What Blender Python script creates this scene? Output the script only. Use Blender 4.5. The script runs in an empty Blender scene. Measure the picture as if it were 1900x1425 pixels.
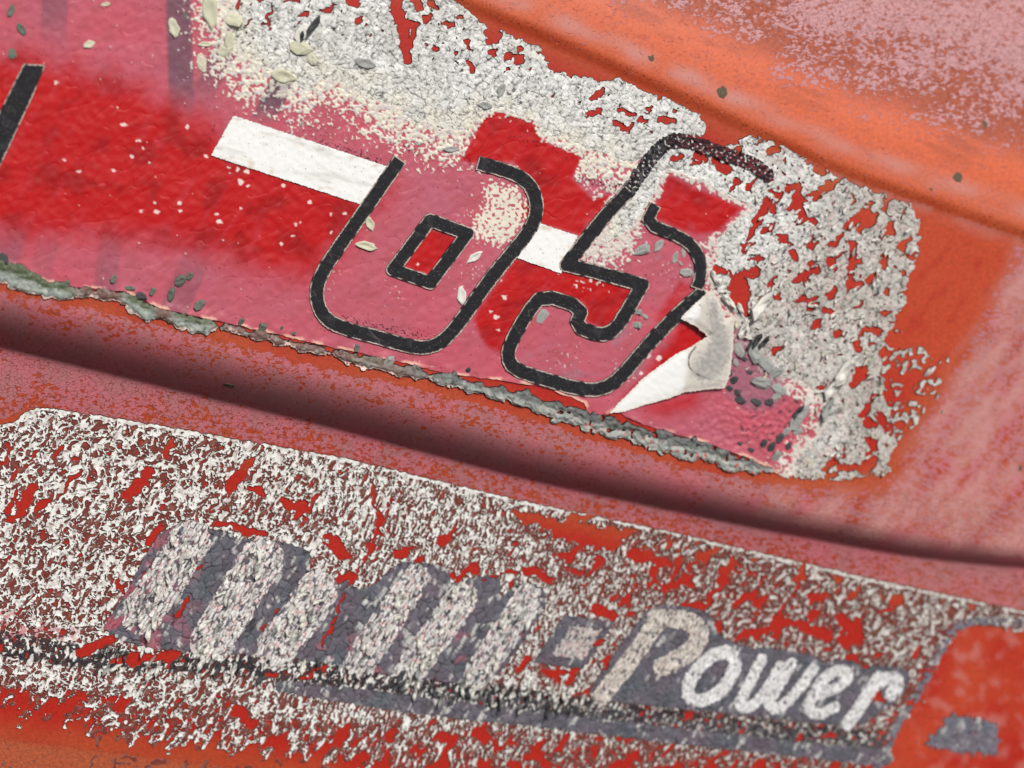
import bpy, math, random
import numpy as np
from mathutils import Vector, Matrix

random.seed(7)
rng = np.random.default_rng(11)
scene = bpy.context.scene
COL = scene.collection

# ------------------------------------------------------------------ camera, world, sun, exposure
PX = 0.0002                        # one unit of the panel's own layout grid = 0.2 mm
CU, CV = 950.0, 712.5              # layout point at the panel's origin
LEAN = math.radians(22)            # the panel leans back from the vertical
EX = Vector((1, 0, 0))
EY = Vector((0, math.sin(LEAN), math.cos(LEAN)))
EZ = Vector((0, -math.cos(LEAN), math.sin(LEAN)))
BASE = Vector((0, 0, 0.9))         # height of the panel above the ground it would stand on
DIST, YAW, PITCH = 0.80, math.radians(-14), math.radians(9)
CAM_L = Vector((math.sin(YAW) * math.cos(PITCH), math.sin(PITCH), math.cos(YAW) * math.cos(PITCH))) * DIST
LENS = 36.0 * DIST / (1900 * PX)

def l2w(x, y, z):
    return BASE + EX * x + EY * y + EZ * z

cam_d = bpy.data.cameras.new('camera')
cam = bpy.data.objects.new('camera', cam_d)
COL.objects.link(cam)
fwd_l = (-CAM_L).normalized()
right_l = fwd_l.cross(Vector((0, 1, 0))).normalized()
up_l = right_l.cross(fwd_l).normalized()
def dir_w(v):
    return EX * v.x + EY * v.y + EZ * v.z
rw, uw, bw = dir_w(right_l), dir_w(up_l), -dir_w(fwd_l)
mw = Matrix(((rw.x, uw.x, bw.x, 0), (rw.y, uw.y, bw.y, 0), (rw.z, uw.z, bw.z, 0), (0, 0, 0, 1)))
mw.translation = l2w(*CAM_L)
cam.matrix_world = mw
cam_d.lens = LENS
cam_d.sensor_width = 36.0
cam_d.clip_start = 0.01
cam_d.clip_end = 100
cam_d.dof.use_dof = True
cam_d.dof.focus_distance = DIST - 0.016
cam_d.dof.aperture_fstop = 5.0
scene.camera = cam

SUN_EL, SUN_AZ = math.radians(58), math.radians(160)
sun_dir = Vector((math.sin(SUN_AZ) * math.cos(SUN_EL), math.cos(SUN_AZ) * math.cos(SUN_EL), math.sin(SUN_EL)))
world = bpy.data.worlds.new('World')
scene.world = world
world.use_nodes = True
wn = world.node_tree.nodes
wl = world.node_tree.links
sky = wn.new('ShaderNodeTexSky')
sky.sky_type = 'NISHITA'
sky.sun_disc = False
sky.sun_elevation = SUN_EL
sky.sun_rotation = SUN_AZ
sky.air_density = 1.0
sky.dust_density = 6.0
sky.ozone_density = 0.6
wn['Background'].inputs['Strength'].default_value = 0.06
wl.new(sky.outputs[0], wn['Background'].inputs['Color'])
sun_d = bpy.data.lights.new('sun', 'SUN')
sun_d.energy = 3.3
sun_d.angle = math.radians(10)
sun_d.color = (1.0, 0.97, 0.93)
sun = bpy.data.objects.new('sun', sun_d)
COL.objects.link(sun)
sun.rotation_euler = sun_dir.to_track_quat('Z', 'Y').to_euler()
sun.location = (0, -2, 4)

scene.view_settings.view_transform = 'Standard'
scene.view_settings.look = 'None'
scene.view_settings.gamma = 1.0
scene.view_settings.exposure = -0.14

# ------------------------------------------------------------------ numeric helpers
_perm = rng.permutation(512).astype(np.int32)
_ang = rng.random(512) * 2 * math.pi
_gx, _gy = np.cos(_ang).astype(np.float32), np.sin(_ang).astype(np.float32)
_r1, _r2, _r3, _r4 = [rng.random(512).astype(np.float32) for _ in range(4)]

def _hash(ix, iy, seed):
    return _perm[(_perm[(ix + seed * 37) & 511] + iy + seed * 11) & 511]

def perlin(x, y, seed=0):
    x = np.asarray(x, np.float32); y = np.asarray(y, np.float32)
    xf = np.floor(x); yf = np.floor(y)
    ix = xf.astype(np.int32); iy = yf.astype(np.int32)
    fx = x - xf; fy = y - yf
    u = fx * fx * fx * (fx * (fx * 6 - 15) + 10); v = fy * fy * fy * (fy * (fy * 6 - 15) + 10)
    def g(dx, dy):
        h = _hash(ix + dx, iy + dy, seed)
        return _gx[h] * (fx - dx) + _gy[h] * (fy - dy)
    a = g(0, 0); b = g(1, 0); c = g(0, 1); d = g(1, 1)
    return ((a + (b - a) * u) * (1 - v) + (c + (d - c) * u) * v) * 1.5

def fbm(x, y, seed=0, octv=3):
    s = 0; a = 1.0; t = 0
    for i in range(octv):
        s = s + a * perlin(x * 2 ** i, y * 2 ** i, seed + i); t += a; a *= 0.5
    return s / t

def worley(x, y, seed=0):
    """F1, F2 and, of the nearest point, its offset and two random numbers"""
    xf = np.floor(x); yf = np.floor(y)
    ix = xf.astype(np.int32); iy = yf.astype(np.int32)
    fx = (x - xf).astype(np.float32); fy = (y - yf).astype(np.float32)
    F1 = np.full(x.shape, 9, np.float32); F2 = F1.copy()
    ox = np.zeros_like(F1); oy = np.zeros_like(F1); ra = np.zeros_like(F1); rb = np.zeros_like(F1)
    for dy in (-1, 0, 1):
        for dx in (-1, 0, 1):
            h = _hash(ix + dx, iy + dy, seed)
            px = dx + _r1[h] - fx; py = dy + _r2[h] - fy
            d = px * px + py * py
            m = d < F1
            F2 = np.where(m, F1, np.minimum(F2, d)); F1 = np.where(m, d, F1)
            ox = np.where(m, px, ox); oy = np.where(m, py, oy)
            ra = np.where(m, _r3[h], ra); rb = np.where(m, _r4[h], rb)
    return np.sqrt(F1), np.sqrt(F2), ox, oy, ra, rb

def sstep(a, b, x):
    t = np.clip((x - a) / (b - a), 0, 1)
    return t * t * (3 - 2 * t)

def rot(u, v, deg, sx=1.0, sy=1.0):
    c, s = math.cos(math.radians(deg)), math.sin(math.radians(deg))
    return (u * c + v * s) / sx, (-u * s + v * c) / sy

def curve(pts, it=2, closed=False):
    """corner-cutting smoothing of a polyline (extra columns ride along)"""
    p = np.asarray(pts, float)
    for _ in range(it):
        if closed:
            q = np.roll(p, -1, 0)
            p = np.stack([p * 0.75 + q * 0.25, p * 0.25 + q * 0.75], 1).reshape(-1, p.shape[1])
        else:
            a, b = p[:-1], p[1:]
            m = np.stack([a * 0.75 + b * 0.25, a * 0.25 + b * 0.75], 1).reshape(-1, p.shape[1])
            p = np.vstack([p[:1], m, p[-1:]])
    return p

def line_dist(U, V, pts, width=None):
    """half-width minus distance to a polyline; a third column of pts gives half-widths"""
    pts = np.asarray(pts, float)
    out = np.full(U.shape, -1e3, np.float32)
    for a, b in zip(pts[:-1], pts[1:]):
        wa, wb = (a[2], b[2]) if width is None else (width, width)
        dx, dy = b[0] - a[0], b[1] - a[1]
        L = dx * dx + dy * dy + 1e-9
        t = np.clip(((U - a[0]) * dx + (V - a[1]) * dy) / L, 0, 1)
        d = np.sqrt((U - a[0] - t * dx) ** 2 + (V - a[1] - t * dy) ** 2)
        np.maximum(out, wa + (wb - wa) * t - d, out=out)
    return out

def poly_sd(U, V, pts):
    """signed distance to a polygon, positive inside"""
    pts = np.asarray(pts, float)
    ins = np.zeros(U.shape, bool)
    d2 = np.full(U.shape, 1e12, np.float32)
    q = np.roll(pts, -1, 0)
    for a, b in zip(pts, q):
        dx, dy = b[0] - a[0], b[1] - a[1]
        L = dx * dx + dy * dy + 1e-9
        t = np.clip(((U - a[0]) * dx + (V - a[1]) * dy) / L, 0, 1)
        np.minimum(d2, (U - a[0] - t * dx) ** 2 + (V - a[1] - t * dy) ** 2, out=d2)
        if abs(dy) > 1e-9:
            c = ((a[1] > V) != (b[1] > V)) & (U < dx * (V - a[1]) / dy + a[0])
            ins ^= c
    return np.where(ins, 1, -1) * np.sqrt(d2)

def lin(r, g, b):
    f = lambda c: (c / 255 / 12.92) if c / 255 <= 0.04045 else ((c / 255 + 0.055) / 1.055) ** 2.4
    return np.array([f(r), f(g), f(b)], np.float32)

def mixc(c, col, m):
    m = np.clip(m, 0, 1)[..., None]
    return c * (1 - m) + np.asarray(col, np.float32) * m

def grid(u0, v0, u1, v1, s):
    u = np.arange(u0, u1 + s, s, dtype=np.float32); v = np.arange(v0, v1 + s, s, dtype=np.float32)
    return np.meshgrid(u, v)

# ------------------------------------------------------------------ the panel's form
STEP_U = [-900, 0, 300, 640, 1000, 1400, 1700, 1900, 2900]
STEP_V = [470, 642, 716, 798, 895, 980, 1036, 1056, 1120]
STEP_W = [105, 100, 98, 92, 78, 62, 48, 42, 40]
STEP_H = [98, 96, 93, 88, 75, 60, 47, 41, 38]
CREASE = np.array([(-900, -760), (200, -290), (600, -110), (850, 2), (1030, 76), (1230, 166), (1420, 252), (1560, 318), (1700, 368), (1900, 437), (2900, 760)], float)

def smooth_interp(u, xs, ys):
    return (np.interp(u - 60, xs, ys) + np.interp(u - 30, xs, ys) + np.interp(u, xs, ys) + np.interp(u + 30, xs, ys) + np.interp(u + 60, xs, ys)) / 5

def crease_e(u, v):
    return (smooth_interp(u, CREASE[:, 0], CREASE[:, 1]) - v) * 0.905      # distance above the crease

def Hf(u, v):
    d = v - smooth_interp(u, STEP_U, STEP_V)
    W = smooth_interp(u, STEP_U, STEP_W); hh = smooth_interp(u, STEP_U, STEP_H)
    t = np.clip((d + W) / W, 0, 1)
    z = -hh * t ** 2.1
    foot = np.clip(1 - np.maximum(d, 0) / 26, 0, 1)                        # small fillet at the foot of the step
    z = z + np.where(d > 0, 2.0 * foot ** 2, 2.0 * np.clip(1 + d / 14, 0, 1) ** 2)
    z = z - np.clip(d, 0, 900) * 0.03
    e = crease_e(u, v)
    r = np.clip(e, 0, None)
    z = z + 7 * sstep(-14, 16, e) - 0.00135 * np.clip(r - 20, 0, 190) ** 2 - 0.50 * np.clip(r - 210, 0, None) * 0.8
    return z + 1.2 * perlin(u / 230, v / 230, 5)

def place(u, v, h):
    """layout point + height over the panel -> panel-local metres"""
    u = np.asarray(u, float); v = np.asarray(v, float)
    # where the layout ray of (u, v) meets the plane z = 0
    a = (u - CU) * PX; b = (CV - v) * PX
    dx = right_l.x * a + up_l.x * b + fwd_l.x * DIST
    dy = right_l.y * a + up_l.y * b + fwd_l.y * DIST
    dz = right_l.z * a + up_l.z * b + fwd_l.z * DIST
    z = Hf(u, v) * PX
    k = (z - CAM_L.z) / dz
    return CAM_L.x + dx * k, CAM_L.y + dy * k, z + np.asarray(h) * PX

def to_world(x, y, z, origin):
    o = np.empty((len(x), 3), np.float32)
    for i in range(3):
        o[:, i] = BASE[i] - origin[i] + EX[i] * x + EY[i] * y + EZ[i] * z
    return o

# ------------------------------------------------------------------ mesh helpers
def make_mesh(name, co, tris, mats, mat_idx=None, smooth=None, col=None, extra=None):
    me = bpy.data.meshes.new(name)
    n, m = len(co), len(tris)
    me.vertices.add(n); me.vertices.foreach_set('co', np.ascontiguousarray(co, np.float32).ravel())
    me.loops.add(m * 3); me.loops.foreach_set('vertex_index', np.ascontiguousarray(tris, np.int32).ravel())
    me.polygons.add(m); me.polygons.foreach_set('loop_start', np.arange(0, m * 3, 3, dtype=np.int32))
    for mt in mats:
        me.materials.append(mt)
    if mat_idx is not None:
        me.polygons.foreach_set('material_index', np.ascontiguousarray(mat_idx, np.int32))
    me.polygons.foreach_set('use_smooth', np.ones(m, bool) if smooth is None else smooth)
    if col is not None:
        at = me.attributes.new('col', 'FLOAT_COLOR', 'POINT')
        at.data.foreach_set('color', np.concatenate([col, np.ones((n, 1))], 1).astype(np.float32).ravel())
    for k, a in (extra or {}).items():
        if a.ndim == 1:
            at = me.attributes.new(k, 'FLOAT', 'POINT'); at.data.foreach_set('value', a.astype(np.float32))
        else:
            at = me.attributes.new(k, 'FLOAT_VECTOR', 'POINT'); at.data.foreach_set('vector', a.astype(np.float32).ravel())
    me.update(calc_edges=True)
    me.validate()
    return me

def link(name, me, parent=None):
    o = bpy.data.objects.new(name, me)
    COL.objects.link(o)
    if parent is not None:
        o.parent = parent
    return o

def tag(o, label=None, category=None, group=None, kind=None):
    if label: o['label'] = label
    if category: o['category'] = category
    if group: o['group'] = group
    if kind: o['kind'] = kind
    return o

def thing(name, u, v, label, category):
    o = bpy.data.objects.new(name, None)
    x, y, z = place(u, v, 0)
    o.location = l2w(float(x), float(y), float(z))
    o.empty_display_size = 0.02
    COL.objects.link(o)
    return tag(o, label, category)

def contour(f, chans):
    """marching triangles over a grid: keeps f > 0; returns channels per vertex, triangles, contour edges"""
    ny, nx = f.shape
    f = np.where(np.abs(f) < 1e-5, 1e-5, f)
    ins = f > 0
    nv = int(ins.sum())
    vid = np.full((ny, nx), -1, np.int64); vid[ins] = np.arange(nv)
    data = [np.stack([c[ins] for c in chans], 1)]
    def edges(sa, sb):
        nonlocal nv
        fa, fb = f[sa], f[sb]
        m = (fa > 0) != (fb > 0)
        ids = np.full(fa.shape, -1, np.int64)
        k = int(m.sum())
        ids[m] = nv + np.arange(k); nv += k
        t = (fa[m] / (fa[m] - fb[m]))
        data.append(np.stack([c[sa][m] * (1 - t) + c[sb][m] * t for c in chans], 1))
        return ids
    A = np.s_[:, :-1], np.s_[:, 1:]
    B = np.s_[:-1, :], np.s_[1:, :]
    D = np.s_[:-1, :-1], np.s_[1:, 1:]
    eh = edges(*A); ev = edges(*B); ed = edges(*D)
    a = vid[:-1, :-1]; b = vid[:-1, 1:]; c = vid[1:, 1:]; d = vid[1:, :-1]
    # triangle 1: a d c (edges left, bottom, diagonal); triangle 2: a c b (diagonal, right, top); seen from the front both run anticlockwise
    T, S = [], []
    for (p, q, r, pq, qr, rp) in ((a, d, c, ev[:, :-1], eh[1:, :], ed), (a, c, b, ed, ev[:, 1:], eh[:-1, :])):
        P = [p, q, r]; E = [pq, qr, rp]
        i0, i1, i2 = p >= 0, q >= 0, r >= 0
        n = i0.astype(int) + i1 + i2
        m = n == 3
        T.append(np.stack([p[m], q[m], r[m]], 1))
        for k in range(3):
            x, y, z = P[k], P[(k + 1) % 3], P[(k + 2) % 3]
            xy, yz, zx = E[k], E[(k + 1) % 3], E[(k + 2) % 3]
            m = (n == 1) & (x >= 0)
            T.append(np.stack([x[m], xy[m], zx[m]], 1)); S.append(np.stack([xy[m], zx[m]], 1))
            m = (n == 2) & (z < 0)
            T.append(np.stack([x[m], y[m], yz[m]], 1)); T.append(np.stack([x[m], yz[m], zx[m]], 1))
            S.append(np.stack([yz[m], zx[m]], 1))
    return np.concatenate(data), np.concatenate(T), np.concatenate(S)

def film(name, parent, U, V, f, h, col, mat, edge_mat, flare=1.2, foot=0.0, thick=None):
    """a sheet cut out where f > 0, lying h above the panel, with side walls down to its foot (or of its own thickness)"""
    h = np.broadcast_to(h, U.shape); col = np.broadcast_to(col, U.shape + (3,))
    gy, gx = np.gradient(f)
    gl = np.sqrt(gx * gx + gy * gy) + 1e-6
    ch = [U, V, h, col[..., 0], col[..., 1], col[..., 2], gx / gl, gy / gl]
    D, T, S = contour(f, ch)
    n = len(D)
    used, inv = np.unique(S.ravel(), return_inverse=True)
    S2 = inv.reshape(S.shape) + n
    W = D[used].copy()
    W[:, 0] -= W[:, 6] * flare; W[:, 1] -= W[:, 7] * flare
    W[:, 2] = foot if thick is None else W[:, 2] - thick
    skirt = np.concatenate([np.stack([S[:, 0], S2[:, 0], S[:, 1]], 1), np.stack([S[:, 1], S2[:, 0], S2[:, 1]], 1)])
    # a separate row of top vertices keeps the wall's shading apart from the sheet's
    top = D[used].copy()
    St = inv.reshape(S.shape) + n + len(used)
    skirt = np.concatenate([np.stack([St[:, 0], S2[:, 0], St[:, 1]], 1), np.stack([St[:, 1], S2[:, 0], S2[:, 1]], 1)])
    A = np.concatenate([D, W, top])
    x, y, z = place(A[:, 0], A[:, 1], A[:, 2])
    org = parent.location if parent is not None else Vector((0, 0, 0))
    co = to_world(x, y, z, org)
    tris = np.concatenate([T, skirt])
    mi = np.concatenate([np.zeros(len(T), np.int32), np.ones(len(skirt), np.int32)])
    me = make_mesh(name, co, tris, [mat, edge_mat], mi, None, A[:, 3:6], {'puv': np.stack([A[:, 0] / 100, A[:, 1] / 100, 0 * A[:, 0]], 1)})
    return link(name, me, parent)

# ------------------------------------------------------------------ materials
def new_mat(name):
    m = bpy.data.materials.new(name)
    m.use_nodes = True
    nt = m.node_tree
    return m, nt.nodes, nt.links, nt.nodes['Principled BSDF']

def film_mat(name, rough=0.5, spec=0.3, var=0.12, bump=0.15, scale=60.0, bscale=140.0, coat=0.0):
    """colour carried by the sheet, broken up by grain and fine relief"""
    m, N, L, bsdf = new_mat(name)
    at = N.new('ShaderNodeAttribute'); at.attribute_name = 'col'
    pu = N.new('ShaderNodeAttribute'); pu.attribute_name = 'puv'
    n1 = N.new('ShaderNodeTexNoise'); n1.inputs['Scale'].default_value = scale; n1.inputs['Detail'].default_value = 3
    L.new(pu.outputs['Vector'], n1.inputs['Vector'])
    mr = N.new('ShaderNodeMapRange'); mr.inputs['From Min'].default_value = 0.25; mr.inputs['From Max'].default_value = 0.75
    mr.inputs['To Min'].default_value = 1 - var; mr.inputs['To Max'].default_value = 1 + var
    L.new(n1.outputs['Fac'], mr.inputs['Value'])
    mx = N.new('ShaderNodeVectorMath'); mx.operation = 'SCALE'
    L.new(at.outputs['Color'], mx.inputs[0]); L.new(mr.outputs['Result'], mx.inputs['Scale'])
    L.new(mx.outputs['Vector'], bsdf.inputs['Base Color'])
    n2 = N.new('ShaderNodeTexNoise'); n2.inputs['Scale'].default_value = bscale; n2.inputs['Detail'].default_value = 2
    L.new(pu.outputs['Vector'], n2.inputs['Vector'])
    bp = N.new('ShaderNodeBump'); bp.inputs['Strength'].default_value = bump; bp.inputs['Distance'].default_value = 0.0002
    L.new(n2.outputs['Fac'], bp.inputs['Height']); L.new(bp.outputs['Normal'], bsdf.inputs['Normal'])
    bsdf.inputs['Roughness'].default_value = rough
    bsdf.inputs['Specular IOR Level'].default_value = spec
    bsdf.inputs['Coat Weight'].default_value = coat
    return m

def plain_mat(name, c, c2, rough=0.6, scale=400.0, spec=0.3):
    m, N, L, bsdf = new_mat(name)
    tc = N.new('ShaderNodeTexCoord')
    n1 = N.new('ShaderNodeTexNoise'); n1.inputs['Scale'].default_value = scale; n1.inputs['Detail'].default_value = 4
    L.new(tc.outputs['Object'], n1.inputs['Vector'])
    rp = N.new('ShaderNodeValToRGB')
    rp.color_ramp.elements[0].position = 0.35; rp.color_ramp.elements[1].position = 0.65
    rp.color_ramp.elements[0].color = (*c, 1); rp.color_ramp.elements[1].color = (*c2, 1)
    L.new(n1.outputs['Fac'], rp.inputs['Fac']); L.new(rp.outputs['Color'], bsdf.inputs['Base Color'])
    bp = N.new('ShaderNodeBump'); bp.inputs['Strength'].default_value = 0.4; bp.inputs['Distance'].default_value = 0.0002
    L.new(n1.outputs['Fac'], bp.inputs['Height']); L.new(bp.outputs['Normal'], bsdf.inputs['Normal'])
    bsdf.inputs['Roughness'].default_value = rough
    bsdf.inputs['Specular IOR Level'].default_value = spec
    return m

M_FILM = film_mat('printed vinyl', 0.42, 0.35, 0.10, 0.12, 55, 160)
M_CRUST = film_mat('weathered vinyl', 0.55, 0.35, 0.14, 0.25, 45, 90)
M_BLACK = film_mat('black print', 0.55, 0.2, 0.35, 0.35, 90, 160)
M_PAPER = film_mat('white film', 0.55, 0.25, 0.03, 0.08, 30, 120)
M_EDGE = plain_mat('dirt and shade film edge', lin(20, 16, 16), lin(58, 48, 46), 0.9)  # dirty film walls, blackened to paint in the shadow outlines round flakes
M_EDGEPALE = plain_mat('pale film edge', lin(196, 180, 168), lin(240, 226, 214), 0.8)
M_EDGEMID = plain_mat('brown film edge', lin(74, 50, 46), lin(150, 120, 112), 0.85)
M_FLAKE_W = plain_mat('white flake', lin(205, 204, 196), lin(236, 236, 228), 0.7, 900)
M_FLAKE_G = plain_mat('grey flake', lin(128, 132, 130), lin(182, 184, 180), 0.65, 900)
M_FLAKE_D = plain_mat('dark flake', lin(40, 42, 46), lin(92, 94, 98), 0.6, 900)
M_FLAKE_C = plain_mat('cream flake', lin(186, 186, 160), lin(222, 222, 198), 0.65, 900)
M_FLAKE_GR = plain_mat('green grey flake', lin(72, 82, 72), lin(128, 136, 124), 0.7, 700)
M_SPOT = plain_mat('dirt', lin(70, 62, 48), lin(120, 108, 88), 0.9, 900)

def panel_material():
    m, N, L, bsdf = new_mat('weathered red paint')
    def attr(n):
        a = N.new('ShaderNodeAttribute'); a.attribute_name = n; return a
    def noise(vec, scale, detail=2.0, rough=0.5, dist=0.0):
        n = N.new('ShaderNodeTexNoise'); n.inputs['Scale'].default_value = scale; n.inputs['Detail'].default_value = detail
        n.inputs['Roughness'].default_value = rough; n.inputs['Distortion'].default_value = dist
        L.new(vec, n.inputs['Vector']); return n.outputs['Fac']
    def math_(op, a, b=None, c=None):
        n = N.new('ShaderNodeMath'); n.operation = op
        for i, x in enumerate((a, b, c)):
            if x is None: continue
            if isinstance(x, (int, float)): n.inputs[i].default_value = x
            else: L.new(x, n.inputs[i])
        return n.outputs[0]
    def ramp(v, a, b, lo=0.0, hi=1.0):
        n = N.new('ShaderNodeMapRange'); n.interpolation_type = 'SMOOTHSTEP'
        L.new(v, n.inputs['Value']); n.inputs['From Min'].default_value = a; n.inputs['From Max'].default_value = b
        n.inputs['To Min'].default_value = lo; n.inputs['To Max'].default_value = hi
        return n.outputs['Result']
    def mix(fac, a, b):
        n = N.new('ShaderNodeMix'); n.data_type = 'RGBA'
        L.new(fac, n.inputs['Factor'])
        for s, x in ((n.inputs['A'], a), (n.inputs['B'], b)):
            if hasattr(x, 'is_linked'): L.new(x, s)
            else: s.default_value = (*x, 1)
        return n.outputs['Result']
    puv = attr('puv').outputs['Vector']
    mp = N.new('ShaderNodeMapping'); mp.inputs['Rotation'].default_value = (0, 0, math.radians(-38)); mp.inputs['Scale'].default_value = (1.0, 1.55, 1)
    L.new(puv, mp.inputs['Vector'])
    mpo = mp.outputs['Vector']
    base = attr('col').outputs['Color']
    chalk = attr('chalk').outputs['Fac']
    speck = attr('speck').outputs['Fac']
    # chalked, pinkish skin that has flaked away in angular flecks
    na = noise(mpo, 11.0, 2.0, 0.55, 0.4)
    vo = N.new('ShaderNodeTexVoronoi'); vo.feature = 'F1'; vo.inputs['Scale'].default_value = 14.0
    wz = N.new('ShaderNodeTexNoise'); wz.inputs['Scale'].default_value = 9.0; wz.inputs['Detail'].default_value = 2.0; L.new(mpo, wz.inputs['Vector'])
    ws = N.new('ShaderNodeVectorMath'); ws.operation = 'SCALE'; ws.inputs['Scale'].default_value = 0.16; L.new(wz.outputs['Color'], ws.inputs[0])
    wa = N.new('ShaderNodeVectorMath'); wa.operation = 'ADD'; L.new(mpo, wa.inputs[0]); L.new(ws.outputs['Vector'], wa.inputs[1])
    L.new(wa.outputs['Vector'], vo.inputs['Vector'])
    sx = N.new('ShaderNodeSeparateColor'); L.new(vo.outputs['Color'], sx.inputs['Color'])
    nb = noise(puv, 2.2, 3.0, 0.6)
    s = math_('ADD', math_('MULTIPLY', na, 0.55), math_('MULTIPLY', sx.outputs['Red'], 0.62))
    s = math_('ADD', s, math_('MULTIPLY', math_('SUBTRACT', nb, 0.5), 0.55))
    s = math_('ADD', s, math_('SUBTRACT', chalk, 0.82))
    cm = ramp(s, 0.10, 0.14)
    chalk_col = mix(ramp(noise(puv, 1.3, 3.0), 0.35, 0.65), lin(188, 102, 112), lin(172, 108, 112))
    chalk_col = mix(attr('pale').outputs['Fac'], chalk_col, lin(188, 142, 146))
    base2 = mix(ramp(noise(puv, 5.0, 3.0, 0.6), 0.35, 0.7), base, base)
    g = N.new('ShaderNodeVectorMath'); g.operation = 'SCALE'
    L.new(base2, g.inputs[0]); L.new(ramp(noise(puv, 14.0, 4.0, 0.65), 0.25, 0.75, 0.82, 1.14), g.inputs['Scale'])
    c = mix(math_('MULTIPLY', cm, ramp(chalk, 0.02, 0.2)), g.outputs['Vector'], chalk_col)
    # a soft bloom of chalk, and a painted highlight stripe, without flecks
    c = mix(attr('bloom').outputs['Fac'], c, lin(200, 144, 138))
    # pin-prick dirt
    sp = ramp(math_('ADD', noise(puv, 26.0, 2.0, 0.6), math_('MULTIPLY', speck, 0.30)), 0.80, 0.86)
    c = mix(sp, c, lin(52, 20, 18))
    # fine craze lines
    vc = N.new('ShaderNodeTexVoronoi'); vc.feature = 'DISTANCE_TO_EDGE'; vc.inputs['Scale'].default_value = 8.5
    wv = N.new('ShaderNodeVectorMath'); wv.operation = 'ADD'
    nz = N.new('ShaderNodeTexNoise'); nz.inputs['Scale'].default_value = 6.0; L.new(mpo, nz.inputs['Vector'])
    sc_ = N.new('ShaderNodeVectorMath'); sc_.operation = 'SCALE'; sc_.inputs['Scale'].default_value = 0.25
    L.new(nz.outputs['Color'], sc_.inputs[0]); L.new(mpo, wv.inputs[0]); L.new(sc_.outputs['Vector'], wv.inputs[1])
    L.new(wv.outputs['Vector'], vc.inputs['Vector'])
    cr = math_('MULTIPLY', ramp(vc.outputs['Distance'], 0.012, 0.04, 1.0, 0.0), attr('craze').outputs['Fac'])
    c = mix(cr, c, lin(120, 52, 40))
    L.new(c, bsdf.inputs['Base Color'])
    hgt = math_('SUBTRACT', math_('ADD', math_('MULTIPLY', cm, 0.7), math_('MULTIPLY', noise(puv, 60.0, 2.0), 0.25)), math_('MULTIPLY', cr, 0.5))
    bp = N.new('ShaderNodeBump'); bp.inputs['Strength'].default_value = 0.6; bp.inputs['Distance'].default_value = 0.0005
    L.new(hgt, bp.inputs['Height']); L.new(bp.outputs['Normal'], bsdf.inputs['Normal'])
    L.new(ramp(cm, 0, 1, 0.36, 0.52), bsdf.inputs['Roughness'])
    bsdf.inputs['Specular IOR Level'].default_value = 0.4
    return m
M_PANEL = panel_material()

# ------------------------------------------------------------------ body panel
FOOT_UP = [(-900, -700), (300, -420), (700, -62), (860, 14), (1030, 84), (1230, 174), (1420, 262), (1560, 326), (1700, 378), (1850, 428), (1888, 452),
           (1880, 492), (1668, 880), (1640, 908), (1590, 918), (1440, 902), (1250, 862), (1090, 812), (950, 768), (800, 728), (600, 682), (300, 606), (0, 536), (-900, 330)]
FOOT_LOW = [(-900, 640), (-40, 800), (20, 772), (64, 756), (300, 792), (640, 852), (950, 926), (1250, 990), (1600, 1072), (1900, 1136), (2900, 1350),
            (2900, 2200), (1400, 1660), (520, 1432), (240, 1396), (0, 1366), (-900, 1250)]

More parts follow.
